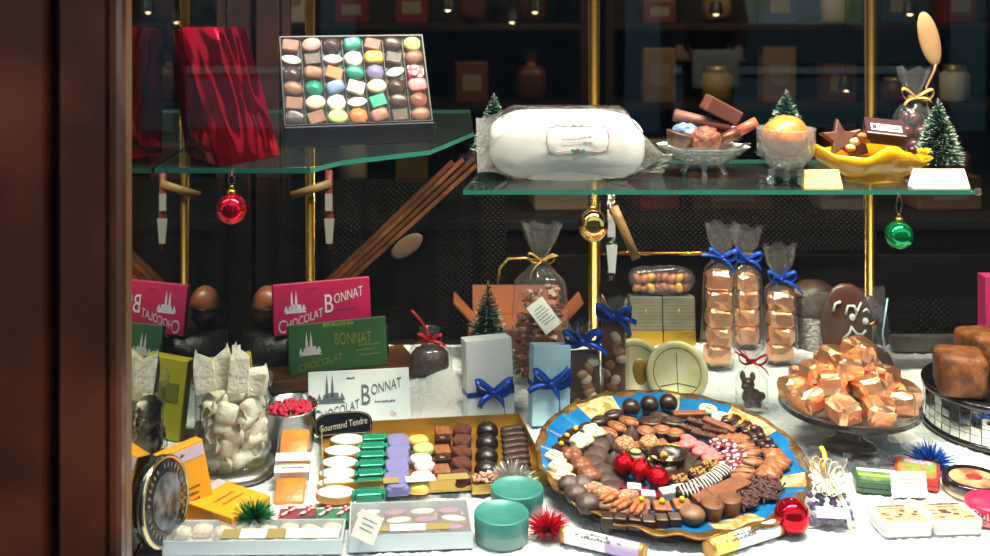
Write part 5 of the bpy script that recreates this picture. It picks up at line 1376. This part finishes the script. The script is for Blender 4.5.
# ================================================================ things on the right glass shelf
# the loaf
LM = TM((W(566, 150, 1.75).x, 1.752, ZR), 0, 0, 0)
Lr = (.122, .062, .054)
t = thing('wrapped_loaf', 'big white sugar-dusted loaf in clear wrap with a printed label', 'cake', LM)
b = MB(); b.blob(*Lr, .62, .55, nu=56, nv=26, base=True, amp=.0016, fr=28); b.build('loaf', pm('sugar_icing', '#f0efee', .55, bump=.15, bs=40), t)
def lsurf(x, z, off=.0012):
    cz = (z-Lr[2])/Lr[2]; a = abs(cz)**(2/.62)
    rr = max(0, 1-a)**(.62/2)
    bx = abs(x/(Lr[0]*max(rr, 1e-3)))**(2/.55)
    return -(Lr[1]*rr*max(0, 1-bx)**(.55/2))-off
def onloaf(pts, r, m, b): b.tube([(x, lsurf(x, z), z) for x, z in pts], r, 6, m)
b = MB(); hw, hz, zc = .047, .02, .071
pts = []
for k in range(60):
    a = 2*PI*k/60
    pts.append((.012+hw*math.copysign(abs(math.cos(a))**.35, math.cos(a))*(1+.02*math.cos(a*12)), zc+hz*math.copysign(abs(math.sin(a))**.35, math.sin(a))*(1+.06*math.cos(a*10))))
pts.append(pts[0]); onloaf(pts, .0007, 0, b); b.build('label_border', pm('rust_print', '#b98a7c', .5), t)
b = MB()
for (cx, cz, s) in ((.012, zc+hz, 1), (.012, zc-hz+.001, 1.2)):
    for sx in (-1, 1): b.blob(.0055*s, .0008, .0024*s, nu=10, nv=5, M=T3(cx+sx*.005, lsurf(cx, cz)-.0006, cz) @ RY(sx*-20))
b.build('holly_leaf', pm('holly_green', '#3f9a6e', .5), t)
b = MB(); b.blob(.003, .001, .0025, c=(.012, lsurf(.012, zc-hz+.003)-.001, zc-hz+.003)); b.build('holly_berry', redrib, t)
b = MB()
for r in range(2):
    for k in range(6): onloaf([(-.012+k*.008, zc+.004-r*.009), (-.007+k*.008, zc+.004-r*.009)], .0005, 0, b)
b.build('small_print', pm('faint_grey_print', '#b9bcc2', .6), t)
# clear wrap with flattened ends
b = MB(); v = []; f = []; n = 40; m = 28
for i in range(n+1):
    x = -.142+.302*i/n
    u = min(1, max(0, (abs(x-.002)-.088)/.056)); 
    ry = Lr[1]*1.06*(1-u)+.052*u; rz = Lr[2]*1.05*(1-u)+.004*u; zc_ = Lr[2]*1.05*(1-u)+(.052*u if x < 0 else .018*u)+.001
    for k in range(m):
        a = 2*PI*k/m; q = .7
        j = 1+.05*u*mnoise.noise(Vector((x*60, k*.9, 1)))
        y = ry*math.copysign(abs(math.cos(a))**q, math.cos(a))*j; z = zc_+rz*math.copysign(abs(math.sin(a))**q, math.sin(a))*j
        z += u*(y*(.75 if x < 0 else -.55))*.9
        v.append((x, y, max(.0005, z)))
for i in range(n):
    for k in range(m):
        k2 = (k+1) % m; f.append((i*m+k, i*m+k2, (i+1)*m+k2, (i+1)*m+k))
b.add(v, f); b.build('clear_wrap', loafwrap, t)
b = MB(); b.box(.062, .0008, .010, (.004, -.0655, .003)); b.build('clear_tab', film2, t)

tree((W(494, 163, 1.875).x, 1.875, ZR+.0003), .122, .042, 'small green bottle-brush tree peeping from behind the white loaf', 31, .35)
tree((W(786, 167, 1.86).x, 1.86, ZR+.0003), .130, .05, 'green bottle-brush tree behind the glass bowl of candied orange', 32, .35)
tree((W(938, 172, 1.795).x, 1.795, ZR+.0003), .122, .043, 'frosted green bottle-brush tree at the right end of the glass shelf', 33, .45)

# cut glass boat with chocolates
GB = Vector((W(704, 174, 1.775).x, 1.775, ZR))
t = thing('glass_boat', 'footed cut glass boat dish holding mixed chocolates', 'dish', Matrix.Translation(GB))
v = []; f = []; n = 40; m = 10
for i in range(n+1):
    for j in range(m+1): pass
prof = [(.012, .016), (.03, .019), (.05, .028), (.066, .040), (.074, .047), (.072, .0475), (.063, .041), (.047, .03), (.028, .0215), (.0, .0195)]
b = MB(); b.lathe(prof, 56, 0, SCL(1, .62, 1), lobe=14, la=.02, caps=False); b.lathe([(0, .016), (.012, .016)], 56, 0, SCL(1, .62, 1), caps=False); b.build('glass_bowl', cutg, t)
for i in range(3):
    a = PI/2+.9+2*PI*i/3; b = MB(); b.tube([(0, 0, .018), (.006*math.cos(a), .006*math.sin(a), .010), (.012*math.cos(a), .012*math.sin(a), .0012)], [.006, .004, .005], 10); b.build('foot', cutg, t, T3(.028*math.cos(a), .018*math.sin(a), 0))
b = MB(); v = []; n = 60
for k in range(n):
    a = 2*PI*k/n; w = 1+.07*math.cos(a*15)
    v += [(.05*math.cos(a), .03*math.sin(a), .038), (.072*math.cos(a)*w, .044*math.sin(a)*w, .050+.002*math.cos(a*7))]
b.add(v, [(2*k, 2*((k+1) % n), 2*((k+1) % n)+1, 2*k+1) for k in range(n)]); b.add([(.05*math.cos(2*PI*k/n), .03*math.sin(2*PI*k/n), .038) for k in range(n)], [tuple(range(n))])
tag(b.build('paper_doily', paper, None, Matrix.Translation(GB)), 'white paper doily lining the cut glass boat dish', 'doily')
def onb(name, b, mats, M, label, cat='chocolate'):
    return tag(b.build(name, mats, None, Matrix.Translation(GB) @ M), label, cat)
b = MB(); b.lathe([(0, 0), (.018, 0), (.027, .019), (.028, .02), (.024, .022), (0, .022)], 40, lobe=20, la=.02, caps=False)
onb('chocolate_cup', b, mid, T3(-.045, -.008, .046) @ RY(18) @ SCL(.9, .7, 1.1), 'fluted brown chocolate cup at the left end of the cut glass boat')
b = MB(); b.blob(.022, .014, .014, amp=.006, fr=90, nu=30, nv=18)
onb('blue_foil_ball', b, pm('crumpled_blue_foil', '#7f9fd0', .4, .4, bump=.8, bs=150), T3(-.027, .006, .070), 'crumpled pale blue foil sweet in the cut glass boat', 'sweet')
b = MB(); b.blob(.024, .018, .020, amp=.004, fr=130, nu=30, nv=18)
onb('nut_rock', b, pm('nut_rock_choc', '#8a5540', .55, col2='#6a3a2c', ns=140, bump=.8, bs=180), T3(.0, -.014, .060), 'bumpy nut chocolate rock in front of the logs in the glass boat')
b = MB(); b.tube([(-.045, 0, 0), (.045, 0, 0)], .0105, 14)
onb('chocolate_log', b, pm('dusty_log', '#6d4438', .5, col2='#573329', ns=40), T3(-.002, .012, .085) @ RY(14), 'long brown chocolate log lying across the glass boat')
b = MB(); b.box(.062, .03, .026, bev=.003)
o = onb('filled_block', b, pm('block_choc', '#5f3a2f', .4), T3(.025, .014, .092) @ RY(28) @ RZ(10), 'brown chocolate block with an orange end on top of the glass boat')
b = MB(); b.box(.0012, .022, .018, (.0312, 0, .004)); b.build('orange_filling', pm('orange_filling', '#c98a35', .5), o)
b = MB(); b.tube([(0, 0, 0), (.036, 0, .0)], .009, 12); b.tube([(.0361, 0, 0), (.07, 0, 0)], .0085, 12, 1)
onb('dipped_stick', b, [mid, pm('candied_peel', '#a4543a', .4)], T3(.022, -.004, .054) @ RY(-28), 'candied peel stick half dipped in chocolate poking right from the glass boat')
b = MB(); b.box(.02, .02, .02, bev=.003); b.blob(.01, .009, .006, c=(0, 0, .02))
onb('dark_bonbon', b, pm('violet_dark', '#3c2a33', .35), T3(.05, .01, .055) @ RZ(30), 'small dark bonbon beside the peel stick in the glass boat')

# footed glass bowl with candied orange
OB = Vector((W(786, 184, 1.70).x, 1.70, ZR))
t = thing('footed_glass_bowl', 'round cut glass bowl on ball feet holding a candied orange', 'bowl', Matrix.Translation(OB))
b = MB(); b.lathe([(0, .024), (.014, .024), (.03, .031), (.041, .045), (.0435, .062), (.0435, .084), (.0445, .0865), (.0425, .0865), (.041, .064), (.038, .047), (.028, .035), (0, .028)], 56, lobe=28, la=.012, caps=False); b.build('glass_bowl', cutg, t)
for i in range(3):
    a = -PI/2+.75+2*PI*i/3; x, y = .024*math.cos(a), .024*math.sin(a)
    b = MB(); b.blob(.0075, .0075, .0075, base=True, nu=16, nv=10, c=(x*1.1, y*1.1, 0)); b.blob(.006, .006, .0062, c=(x, y, .0195), nu=14, nv=8); b.blob(.0075, .0075, .0055, c=(x*.9, y*.9, .028), nu=14, nv=8); b.build('ball_foot', cutg, t)
b = MB(); b.blob(.036, .036, .033, amp=.0022, fr=45, nu=36, nv=22)
tag(b.build('candied_orange', pm('candied_orange', '#d98238', .35, col2='#c86f2c', ns=25, bump=.3, bs=60, coat=.5), None, Matrix.Translation(OB+Vector((0, 0, .073)))), 'glazed candied orange sitting in the footed glass bowl', 'fruit')

# yellow scalloped dish
YB = Vector((W(873, 178, 1.735).x, 1.735, ZR))
t = thing('yellow_dish', 'glossy yellow leaf-shaped ceramic dish filled with chocolates', 'dish', Matrix.Translation(YB))
v = []; f = []; n = 48; m = 20
def rim(s):      # rim height along the dish, left tip to right tip
    pts = [(-1, .056), (-.7, .043), (-.3, .041), (.12, .058), (.4, .050), (.75, .035), (1, .037)]
    for (a, h0), (c, h1) in zip(pts[:-1], pts[1:]):
        if a <= s <= c:
            u = (s-a)/(c-a); u = u*u*(3-2*u); return h0+(h1-h0)*u
for i in range(n+1):
    s = -1+2*i/n; x = .093*s
    hw = .041*max(0, 1-abs(s)**2.2)**.6+.002
    zr = rim(s); zb = .003+.034*max(0, (abs(s)-.38)/.62)**1.3
    zb = min(zb, zr-.003)
    for j in range(m+1):
        a = PI*j/m; c = -math.cos(a); e = math.sin(a)
        v.append((x, hw*c*(1+.015*math.sin(s*16)), zb+(zr+(.01*(c > 0)*(1-abs(s)))-zb)*(1-e**.8)))
for i in range(n):
    for j in range(m):
        a = i*(m+1)+j; f.append((a, a+1, a+m+2, a+m+1))
b = MB(); b.add(v, f); yg = pm('yellow_glaze', '#e0a50f', .15, col2='#d0920a', ns=14, coat=.6)
o = b.build('bowl', yg, t); md = o.modifiers.new('thick', 'SOLIDIFY'); md.thickness = .003; md.offset = 0
b = MB(); b.lathe([(0, 0), (.048, 0), (.049, .002), (.044, .010), (.043, .016)], 40, 0, SCL(1, .72, 1), caps=False); b.build('foot', yg, t)
def ony(name, b, mats, M, label, cat='chocolate'):
    return tag(b.build(name, mats, None, Matrix.Translation(YB) @ M), label, cat)
b = MB(); b.box(.062, .044, .022, bev=.003)
o = ony('chocolate_block', b, pm('violet_brown', '#40252a', .35), T3(.018, .004, .066) @ RZ(-14) @ RX(28) @ RY(6), 'dark chocolate block with a white sticker in the yellow dish')
b = MB(); b.box(.046, .017, .0006, (0, -.005, .022)); b.build('white_sticker', paper, o)
b = MB(); b.box(.006, .011, .0006, (-.018, -.005, .0226)); b.box(.012, .003, .0006, (-.006, -.002, .0226)); b.box(.016, .003, .0006, (.011, -.007, .0226)); b.build('sticker_mark', ink, o)
st = []
for k in range(10):
    a = PI/2+2*PI*k/10; r = .034 if k % 2 == 0 else .015; st.append((r*math.cos(a), r*math.sin(a)))
b = MB(); b.prism(st, .009, bev=.002)
ony('chocolate_star', b, mid, T3(-.052, .004, .062) @ RZ(8) @ RX(66), 'brown chocolate star standing at the left of the yellow dish')
for i in range(5):
    b = MB(); b.blob(.008, .006, .006, amp=.001, fr=100, seed=i)
    c = ['#c99a6a', '#d8b890', '#b06a3c'][i % 3]
    ony('nut', b, pm('dish_nut_'+c, c, .5), T3(-.040+.009*i, -.012+.004*(i % 2), .052+.009*(i % 3)+(.012 if i > 2 else 0)), 'nut piece beside the chocolate star in the yellow dish, %s from the left' % ORD[i], 'nut')['group'] = 'nut pieces in the yellow dish'
b = MB(); b.box(.03, .012, .04, bev=.003); ony('nut_bark', b, mid, T3(-.016, .016, .036) @ RX(-15) @ RY(-12), 'dark nut bark piece behind the nut pieces in the yellow dish')
b = MB(); b.blob(.008, .007, .0075); ony('dark_cherry', b, pm('dark_cherry', '#4a1218', .25), T3(.060, -.004, .046), 'dark red glazed cherry near the right end of the yellow dish', 'fruit')
b = MB()
for k in range(26):
    a = 2*PI*k/26*1.0; e = .3+.6*((k*7) % 5)/5; d = Vector((math.cos(a)*math.cos(e), math.sin(a)*math.cos(e), math.sin(e)))*.013
    b.tube([(0, 0, 0), d*.6, d], [.0018, .0016, .0006], 6)
ony('mimosa_sprig', b, pm('mimosa_yellow', '#f0be1e', .5), T3(.077, -.008, .042), 'fluffy yellow sprig at the right tip of the yellow dish', 'sprig')

# folded label cards on the shelf
def label_card(px, py, Y, w, h, mat, label, seed):
    t = thing('label_card', label, 'card', TM((W(px, py, Y).x, Y, ZR+.0003), 0, 0))
    b = MB(); v = []; f = []
    tw = w*.9
    b.add([(-w/2, 0, 0), (w/2, 0, 0), (tw/2, .010, h), (-tw/2, .010, h), (-w/2, .022, 0), (w/2, .022, 0), (tw/2, .014, h), (-tw/2, .014, h)], [(0, 1, 2, 3), (3, 2, 6, 7), (7, 6, 5, 4), (0, 3, 7, 4), (1, 5, 6, 2), (0, 4, 5, 1)], 0, None, False)
    b.build('folded_card', mat, t)
    b = MB(); strokes(b, w*.6, h*.5, 2, T3(0, .0045, h*.5) @ RX(-28), 0, seed, .8, .3); b.build('small_print', pm('label_ink', '#b9a98a', .6), t)
    return t
label_card(824, 190, 1.662, .058, .026, pm('cream_yellow_card', '#e8d48c', .5), 'small cream yellow folded card in front of the glass bowl', 1)
label_card(942, 190, 1.662, .086, .027, pm('bright_white_card', '#f4f3f0', .5), 'white folded card at the right end of the glass shelf', 2)

# cherries bag with spoon
CB = TM((W(914, 165, 1.86).x, 1.86, ZR+.001), 0, 0)
rg = random.Random(8)
b = MB(); b.blob(.012, .012, .0115, nu=18, nv=12); chm = b.build('chocolate_cherry', pm('cherry_choc', '#45161a', .3), raw=True)
for i in range(18):
    ly = i//5; a = 2*PI*(i % 5)/5+ly*.6; r = .02 if i < 15 else .011
    o = ob('chocolate_cherry', chm, None, CB @ T3(r*math.cos(a), r*.75*math.sin(a), .015+ly*.022))
    tag(o, 'dark red coated cherry in the clear bag with gold bow', 'sweet', 'coated cherries in the gold-tied bag')
t = tied_bag(CB, [(0, .028, .022, .01), (.006, .035, .028, .03), (.07, .036, .029, .05), (.092, .028, .02, .08), (.112, .008, .007, .14), (.12, .008, .007, .14), (.14, .018, .01, .2), (.165, .026, .012, .22)], 9, 'clear bag of dark red cherries with a gold bow behind the yellow dish', goldrib, (.116, .008), .006, .026, ((-.9, -.5), (.9, -.3)))
b = MB(); b.blob(.0175, .005, .047, 1, 1, c=(0, 0, .047)); b.tube([(0, 0, .004), (-.004, 0, -.006), (-.024, .0, -.03), (-.03, .0, -.06), (-.03, .0, -.12)], .0022, 8)
tag(b.build('wooden_spoon', pm('pale_beech', '#a88660', .6, col2='#957350', ns=18), None, TM(W(936, 66, 1.85), 0, 0, 0) @ RY(-14) @ RX(0)), 'pale wooden spoon sticking up out of the gold-tied cherry bag', 'spoon')

# ================================================================ things on the left glass shelf
# red foil parcel leaning on the mirror
PB = Vector((W(250, 152, 1.56).x, 1.56, ZL))
def parcel_pt(px, py, Y): return W(px, py, Y)
ft = [W(181, 27, 1.525), W(245, 27, 1.575)]; fb = [W(219, 162, 1.50), W(280, 146, 1.60)]
bt_ = [W(159, 31, 1.56), W(226, 29, 1.62)]; bb = [W(186, 146, 1.61), W(249, 138, 1.70)]
fb[0].z = ZL+.0015; fb[1].z = ZL+.0015; bb[0].z = ZL+.0015; bb[1].z = ZL+.0015
for q in bt_+ft+bb+fb: q.x = max(q.x, XM+.003)
t = thing('foil_parcel', 'tall red metallic foil parcel leaning against the mirror on the glass shelf', 'parcel', Matrix.Translation(fb[0]))
def quadgrid(b, c0, c1, c2, c3, n, amp, seed):
    v = []; f = []
    nn = (c1-c0).cross(c3-c0).normalized()
    for j in range(n+1):
        for i in range(n+1):
            u = i/n; w = j/n; p = (c0*(1-u)+c1*u)*(1-w)+(c3*(1-u)+c2*u)*w
            e = min(1, 8*u*(1-u))*min(1, 8*w*(1-w))
            d = amp*(math.sin(u*9+seed+w*3)*.4+1.2*mnoise.noise(Vector((u*5+seed, w*1.6, seed)))+.5*mnoise.noise(Vector((u*11, w*7+seed, 3))))*e
            v.append(p+nn*d-fb[0])
    for j in range(n):
        for i in range(n):
            a = j*(n+1)+i; f.append((a, a+1, a+n+2, a+n+1))
    b.add(v, f)
b = MB()
quadgrid(b, fb[0], fb[1], ft[1], ft[0], 24, .006, 1); quadgrid(b, bb[0], fb[0], ft[0], bt_[0], 20, .006, 2); quadgrid(b, fb[1], bb[1], bt_[1], ft[1], 16, .004, 3)
quadgrid(b, ft[0], ft[1], bt_[1], bt_[0], 12, .003, 4); quadgrid(b, bb[1], bb[0], bt_[0], bt_[1], 12, .003, 5); quadgrid(b, bb[0], bb[1], fb[1], fb[0], 4, .0, 6)
b.build('foil_wrap', pm('red_gift_foil', '#a30f22', .2, .95, bump=.12, bs=25), t)
# black chocolate box with open lid
c0 = W(285, 150, 1.676); c1 = W(436, 142, 1.738); yaw = math.degrees(math.atan2(c1.y-c0.y, c1.x-c0.x)); wbox = math.hypot(c1.x-c0.x, c1.y-c0.y)
MC = TM(((c0.x+c1.x)/2, (c0.y+c1.y)/2, ZL+.0005), yaw)
t = thing('chocolate_box', 'black box of assorted chocolates tilted open on the left glass shelf', 'box', MC)
ob_ = pm('black_box_card', '#1b1c22', .3, coat=.3)
b = MB(); b.box(wbox, .03, .030, (0, .015, 0), bev=.0008); b.build('box_base', ob_, t)
TL_ = 62; MT2 = T3(0, .020, .0302) @ RX(TL_)        # tray plane: local x right, y up the tray, z out towards the viewer
TW, TD = wbox*.985, .150
b = MB(); b.box(TW, TD, .003, (0, TD/2, -.012))
for s in (-1, 1): b.box(.002, TD, .016, (s*TW/2, TD/2, -.012)); b.box(TW, .002, .016, (0, TD/2+s*TD/2, -.012))
for k in range(1, 7): b.box(.0012, TD, .010, (-TW/2+TW*k/7, TD/2, -.012))
b.build('inner_tray', ob_, t, MT2)
b = MB(); b.box(TW, TD, .0008, (0, TD/2, .0085)); b.build('clear_cover', glassm('box_cover', '#fdfdfd', 1.4, .03, .01, boost=.25), t, MT2)
cols = {'b': (milk, 'brown'), 'd': (dark, 'dark'), 'p': (pm('fond_pink', '#c98f8f', .6), 'dusty pink'), 'k': (pink, 'coral pink'), 'e': (MATS['emerald_foil'], 'emerald'), 'w': (pm('fond_white', '#ebe6da', .5), 'white'), 'c': (pm('fond_cream', '#d6c4a4', .6), 'cream'), 'o': (pm('fond_orange', '#b56f35', .5), 'amber'), 'y': (pm('fond_mustard', '#c9a048', .5), 'mustard'), 'v': (pm('fond_violet', '#77739c', .5), 'violet'), 'u': (pm('fond_blue', '#6077a0', .4), 'blue'), 'g': (pm('fond_lime', '#b5c47a', .5), 'lime green'), 't': (burgflower, 'burgundy and white')}
grid = ['bpdebdg', 'wdwwydb', 'dboevwt', 'beuwcdk', 'bcwwedb', 'dbgobdb']     # back row to front row
meshes = {}
for r, row in enumerate(grid):
    for c, ch in enumerate(row):
        m, cn = cols[ch]
        sh_ = (r*3+c*5) % 4
        if (ch, sh_) not in meshes:
            b = MB()
            if ch == 'w' and sh_ % 2: b.prism(almond_shape(.026, .013), .007, bev=.002, smooth=True); nm_ = 'iced_almond'
            elif sh_ == 0: b.box(.022, .017, .009, bev=.002); nm_ = 'square_sweet'
            elif sh_ == 1: b.blob(.013, .010, .006, .8, 1, base=True); nm_ = 'oval_sweet'
            elif sh_ == 2: b.lathe([(0, 0), (.0115, 0), (.0125, .004), (.009, .009), (0, .0105)], 24, lobe=8, la=.04, caps=False); nm_ = 'round_sweet'
            else: b.blob(.0125, .009, .0065, .5, .6, base=True, amp=.0008, fr=120); nm_ = 'pillow_sweet'
            meshes[(ch, sh_)] = (b.build(nm_, m, raw=True), nm_)
        me, nm_ = meshes[(ch, sh_)]
        o = ob(nm_, me, None, MC @ MT2 @ T3(-TW/2+TW*(c+.5)/7, TD*(5-r+.5)/6, -.0088) @ RZ(rg.uniform(-20, 20)) @ SCL(1.25, 1.25, 1.15))
        tag(o, '%s %s in black box, %s from left in its %s row' % (cn, nm_.replace('_', ' '), ORD[c], ['top', 'second', 'third', 'fourth', 'fifth', 'bottom'][r]), 'sweet', 'sweets in the tilted black box')
# hanging ribbon tags on posts
def hanging_tag(px, py, Y, mats, label, e1):
    p = W(px, py, Y); s = Y/F
    t = thing('hanging_ribbon', label, 'ribbon', Matrix.Translation(p))
    b = MB(); b.ribbon([(0, 0, 0), (0, -.004, -.05), (.002, 0, -.1), (0, -.002, -.16)], .014, (1, 0, 0)); b.build('ribbon_band', mats[0], t)
    b = MB(); b.box(.014, .001, .034, (0, -.005, -.08)); b.prism([(-.010, 0), (-.006, -.05), (.006, -.05), (.010, 0)][::-1], .001, M=T3(.001, -.004, -.095) @ RX(90)); b.build('paper_tag', mats[1], t)
    b = MB(); b.ribbon([(.004, -.006, -.025), Vector((.004, -.006, -.025)).lerp(Vector(e1), .5)+Vector((0, -.003, 0)), e1], .016, (Vector(e1)-Vector((.004, -.006, -.025))).cross(Vector((0, 1, 0)))); b.build('ribbon_end', mats[2], t)
    return t
hanging_tag(329, 170, 2.18, (pm('dull_red_ribbon', '#7a2420', .5), pm('dim_tag', '#9a958c', .6), pm('tan_ribbon', '#8f6c3c', .5)), 'red ribbon with white paper tags hanging by the left brass post', (-.074, -.006, -.05))
chk = pm('gingham', '#1c1a1a', .6, col2='#cfc8bd', ns=160, lo=.5, hi=.52)
hanging_tag(611, 192, 1.99, (chk, pm('grey_tag', '#b9b9bd', .6), pm('tan_ribbon', '#8f6c3c', .5)), 'black and white checked ribbon with tag hanging by the middle brass post', (.045, -.006, -.12))

# ================================================================ a passer-by across the street, seen only in the reflections
def person():
    t = thing('person', 'person in a dark jacket carrying a pale bag, mirrored in the window glass', 'person', TM((1.85, -5.4, -.75), 12))
    def skin(name, pts, edges, rad, mat, sub=2, parent=t):
        bm = bmesh.new(); ly = bm.verts.layers.skin.verify(); vs = []
        for i, (p, r) in enumerate(zip(pts, rad)):
            q = bm.verts.new(p); q[ly].radius = r if isinstance(r, tuple) else (r, r); q[ly].use_root = (i == 0); vs.append(q)
        for a, c in edges: bm.edges.new((vs[a], vs[c]))
        me = bpy.data.meshes.new(name); bm.to_mesh(me); bm.free(); o = ob(name, me, parent)
        o.modifiers.new('skin', 'SKIN'); s = o.modifiers.new('sub', 'SUBSURF'); s.levels = s.render_levels = sub
        me.materials.append(mat); return o
    pts = [(0, 0, .95), (0, 0, 1.15), (0, 0, 1.36), (0, .0, 1.47), (0, .02, 1.56), (0, .03, 1.66), (0, .02, 1.73)]
    ed = [(i, i+1) for i in range(6)]; rad = [(.15, .11), (.14, .11), (.16, .11), .055, .065, .085, .05]
    for s in (-1, 1):
        k = len(pts)
        pts += [(s*.17, 0, 1.40), (s*.23, .0, 1.14), (s*.2, .2, .98), (s*.18, .28, .95), (s*.09, .0, .88), (s*.1, .03, .48), (s*.1, -.01, .09), (s*.11, .14, .04)]
        rad += [.06, .048, .036, .028, .09, .06, .042, .04]
        ed += [(2, k), (k, k+1), (k+1, k+2), (k+2, k+3), (0, k+4), (k+4, k+5), (k+5, k+6), (k+6, k+7)]
        for q in range(5):
            j = len(pts); a = (q-2)*.02
            pts += [(s*.18+a, .32+.01*(q % 2), .945), (s*.18+a*1.2, .355-.01*abs(q-2), .925)]; rad += [.010, .008]; ed += [(k+3, j), (j, j+1)]
    skin('body', pts, ed, rad, pm('skin_tone', '#b98468', .55))
    jp_ = [(0, 0, .88), (0, 0, 1.1), (0, 0, 1.34), (0, .01, 1.45)]; je = [(0, 1), (1, 2), (2, 3)]; jr = [(.19, .14), (.17, .135), (.185, .13), .075]
    for s in (-1, 1):
        k = len(jp_); jp_ += [(s*.18, 0, 1.40), (s*.235, 0, 1.14), (s*.2, .19, .985)]; jr += [.078, .064, .05]; je += [(2, k), (k, k+1), (k+1, k+2)]
    skin('jacket', jp_, je, jr, pm('navy_jacket', '#14171d', .8))
    tp_ = [(0, 0, .93)]; te = []; trd = [(.165, .125)]
    for s in (-1, 1):
        k = len(tp_); tp_ += [(s*.09, 0, .86), (s*.1, .03, .48), (s*.1, -.01, .1)]; trd += [.108, .078, .062]; te += [(0, k), (k, k+1), (k+1, k+2)]
    skin('trousers', tp_, te, trd, pm('dark_trousers', '#1d2026', .8))
    b = MB(); b.blob(.1, .115, .115, c=(0, .012, 1.69), amp=.006, fr=20); b.blob(.075, .04, .09, c=(0, -.07, 1.63)); b.build('hair', pm('brown_hair', '#3a2318', .7), t)
    b = MB()
    for s in (-1, 1): b.blob(.012, .006, .007, c=(s*.033, .112, 1.655)); b.blob(.01, .02, .028, c=(s*.092, .02, 1.64), m=1)
    b.blob(.012, .018, .022, c=(0, .12, 1.625), m=1); b.blob(.024, .006, .006, c=(0, .105, 1.585), m=2); b.build('face', [ink, MATS['skin_tone'], pm('lip', '#9a5048', .5)], t)
    tag(MB().box(.30, .12, .26, bev=.02, smooth=True).build('shoulder_bag', pm('canvas_bag', '#b3a791', .8), None, TM((1.79, -4.93, .0), 12)), 'pale canvas bag held by the mirrored passer-by', 'bag')
person()

# ================================================================ light, world, camera
w = bpy.data.worlds.new('World'); SC.world = w; w.use_nodes = True
nt = w.node_tree; bg = nt.nodes['Background']
bg.inputs['Color'].default_value = (.80, .90, 1.0, 1)      # bright overcast sky over the street
bg.inputs['Strength'].default_value = WORLD_S

def area(name, loc, target, size, energy, col, sy=None):
    l = bpy.data.lights.new(name, 'AREA'); l.shape = 'RECTANGLE' if sy else 'DISK'; l.size = size; l.energy = energy; l.color = col
    if sy: l.size_y = sy
    o = bpy.data.objects.new(name, l); COL.objects.link(o); o.location = loc
    o.rotation_euler = (Vector(target)-Vector(loc)).to_track_quat('-Z', 'Y').to_euler(); return o
def spot(name, loc, target, energy, col, ang=70, r=.02):
    l = bpy.data.lights.new(name, 'SPOT'); l.energy = energy; l.color = col; l.spot_size = R(ang); l.spot_blend = .6; l.shadow_soft_size = r
    o = bpy.data.objects.new(name, l); COL.objects.link(o); o.location = loc
    o.rotation_euler = (Vector(target)-Vector(loc)).to_track_quat('-Z', 'Y').to_euler(); return o
warm = (1, .78, .52); soft = (1, .9, .78)
for i, x in enumerate((.1, .42, .72, 1.0)):
    spot('display_spot', (x, 1.42, 1.5), (x, 1.84, .1), SPOT_E, warm, 66, .025)
area('added_softbox', (.40, 1.38, 1.6), (.42, 1.95, 0), 1.4, SOFTBOX_E, soft, .22)  # large soft fill added overhead to brighten the display, not a fitted lamp
pl_ = bpy.data.lights.new('shop_lamp', 'POINT'); pl_.energy = SHOP_E; pl_.color = warm; pl_.shadow_soft_size = .1
o = bpy.data.objects.new('shop_lamp', pl_); COL.objects.link(o); o.location = (1.0, 3.6, 1.6)
pl2 = bpy.data.lights.new('shop_lamp', 'POINT'); pl2.energy = SHOP_E*.6; pl2.color = warm; pl2.shadow_soft_size = .1
o = bpy.data.objects.new('shop_lamp', pl2); COL.objects.link(o); o.location = (-.4, 3.5, 1.6)

cam = bpy.data.cameras.new('Camera'); co = bpy.data.objects.new('Camera', cam); COL.objects.link(co)
co.location = (0, 0, ZC); co.rotation_euler = (R(90), 0, 0)
cam.sensor_width = 36; cam.lens = 36*F/990; cam.shift_x = 45/990; cam.shift_y = -298/990; cam.clip_start = .05
cam.dof.use_dof = True; cam.dof.focus_distance = 1.68; cam.dof.aperture_fstop = 5.0
SC.camera = co
SC.view_settings.view_transform = 'Standard'; SC.view_settings.look = 'None'; SC.view_settings.gamma = 1
SC.view_settings.exposure = EXPO
SC.cycles.use_denoising = True
SC.cycles.max_bounces = 10; SC.cycles.transparent_max_bounces = 32; SC.cycles.glossy_bounces = 6; SC.cycles.diffuse_bounces = 3
SC.cycles.caustics_reflective = False; SC.cycles.caustics_refractive = False
SC.cycles.sample_clamp_indirect = 4
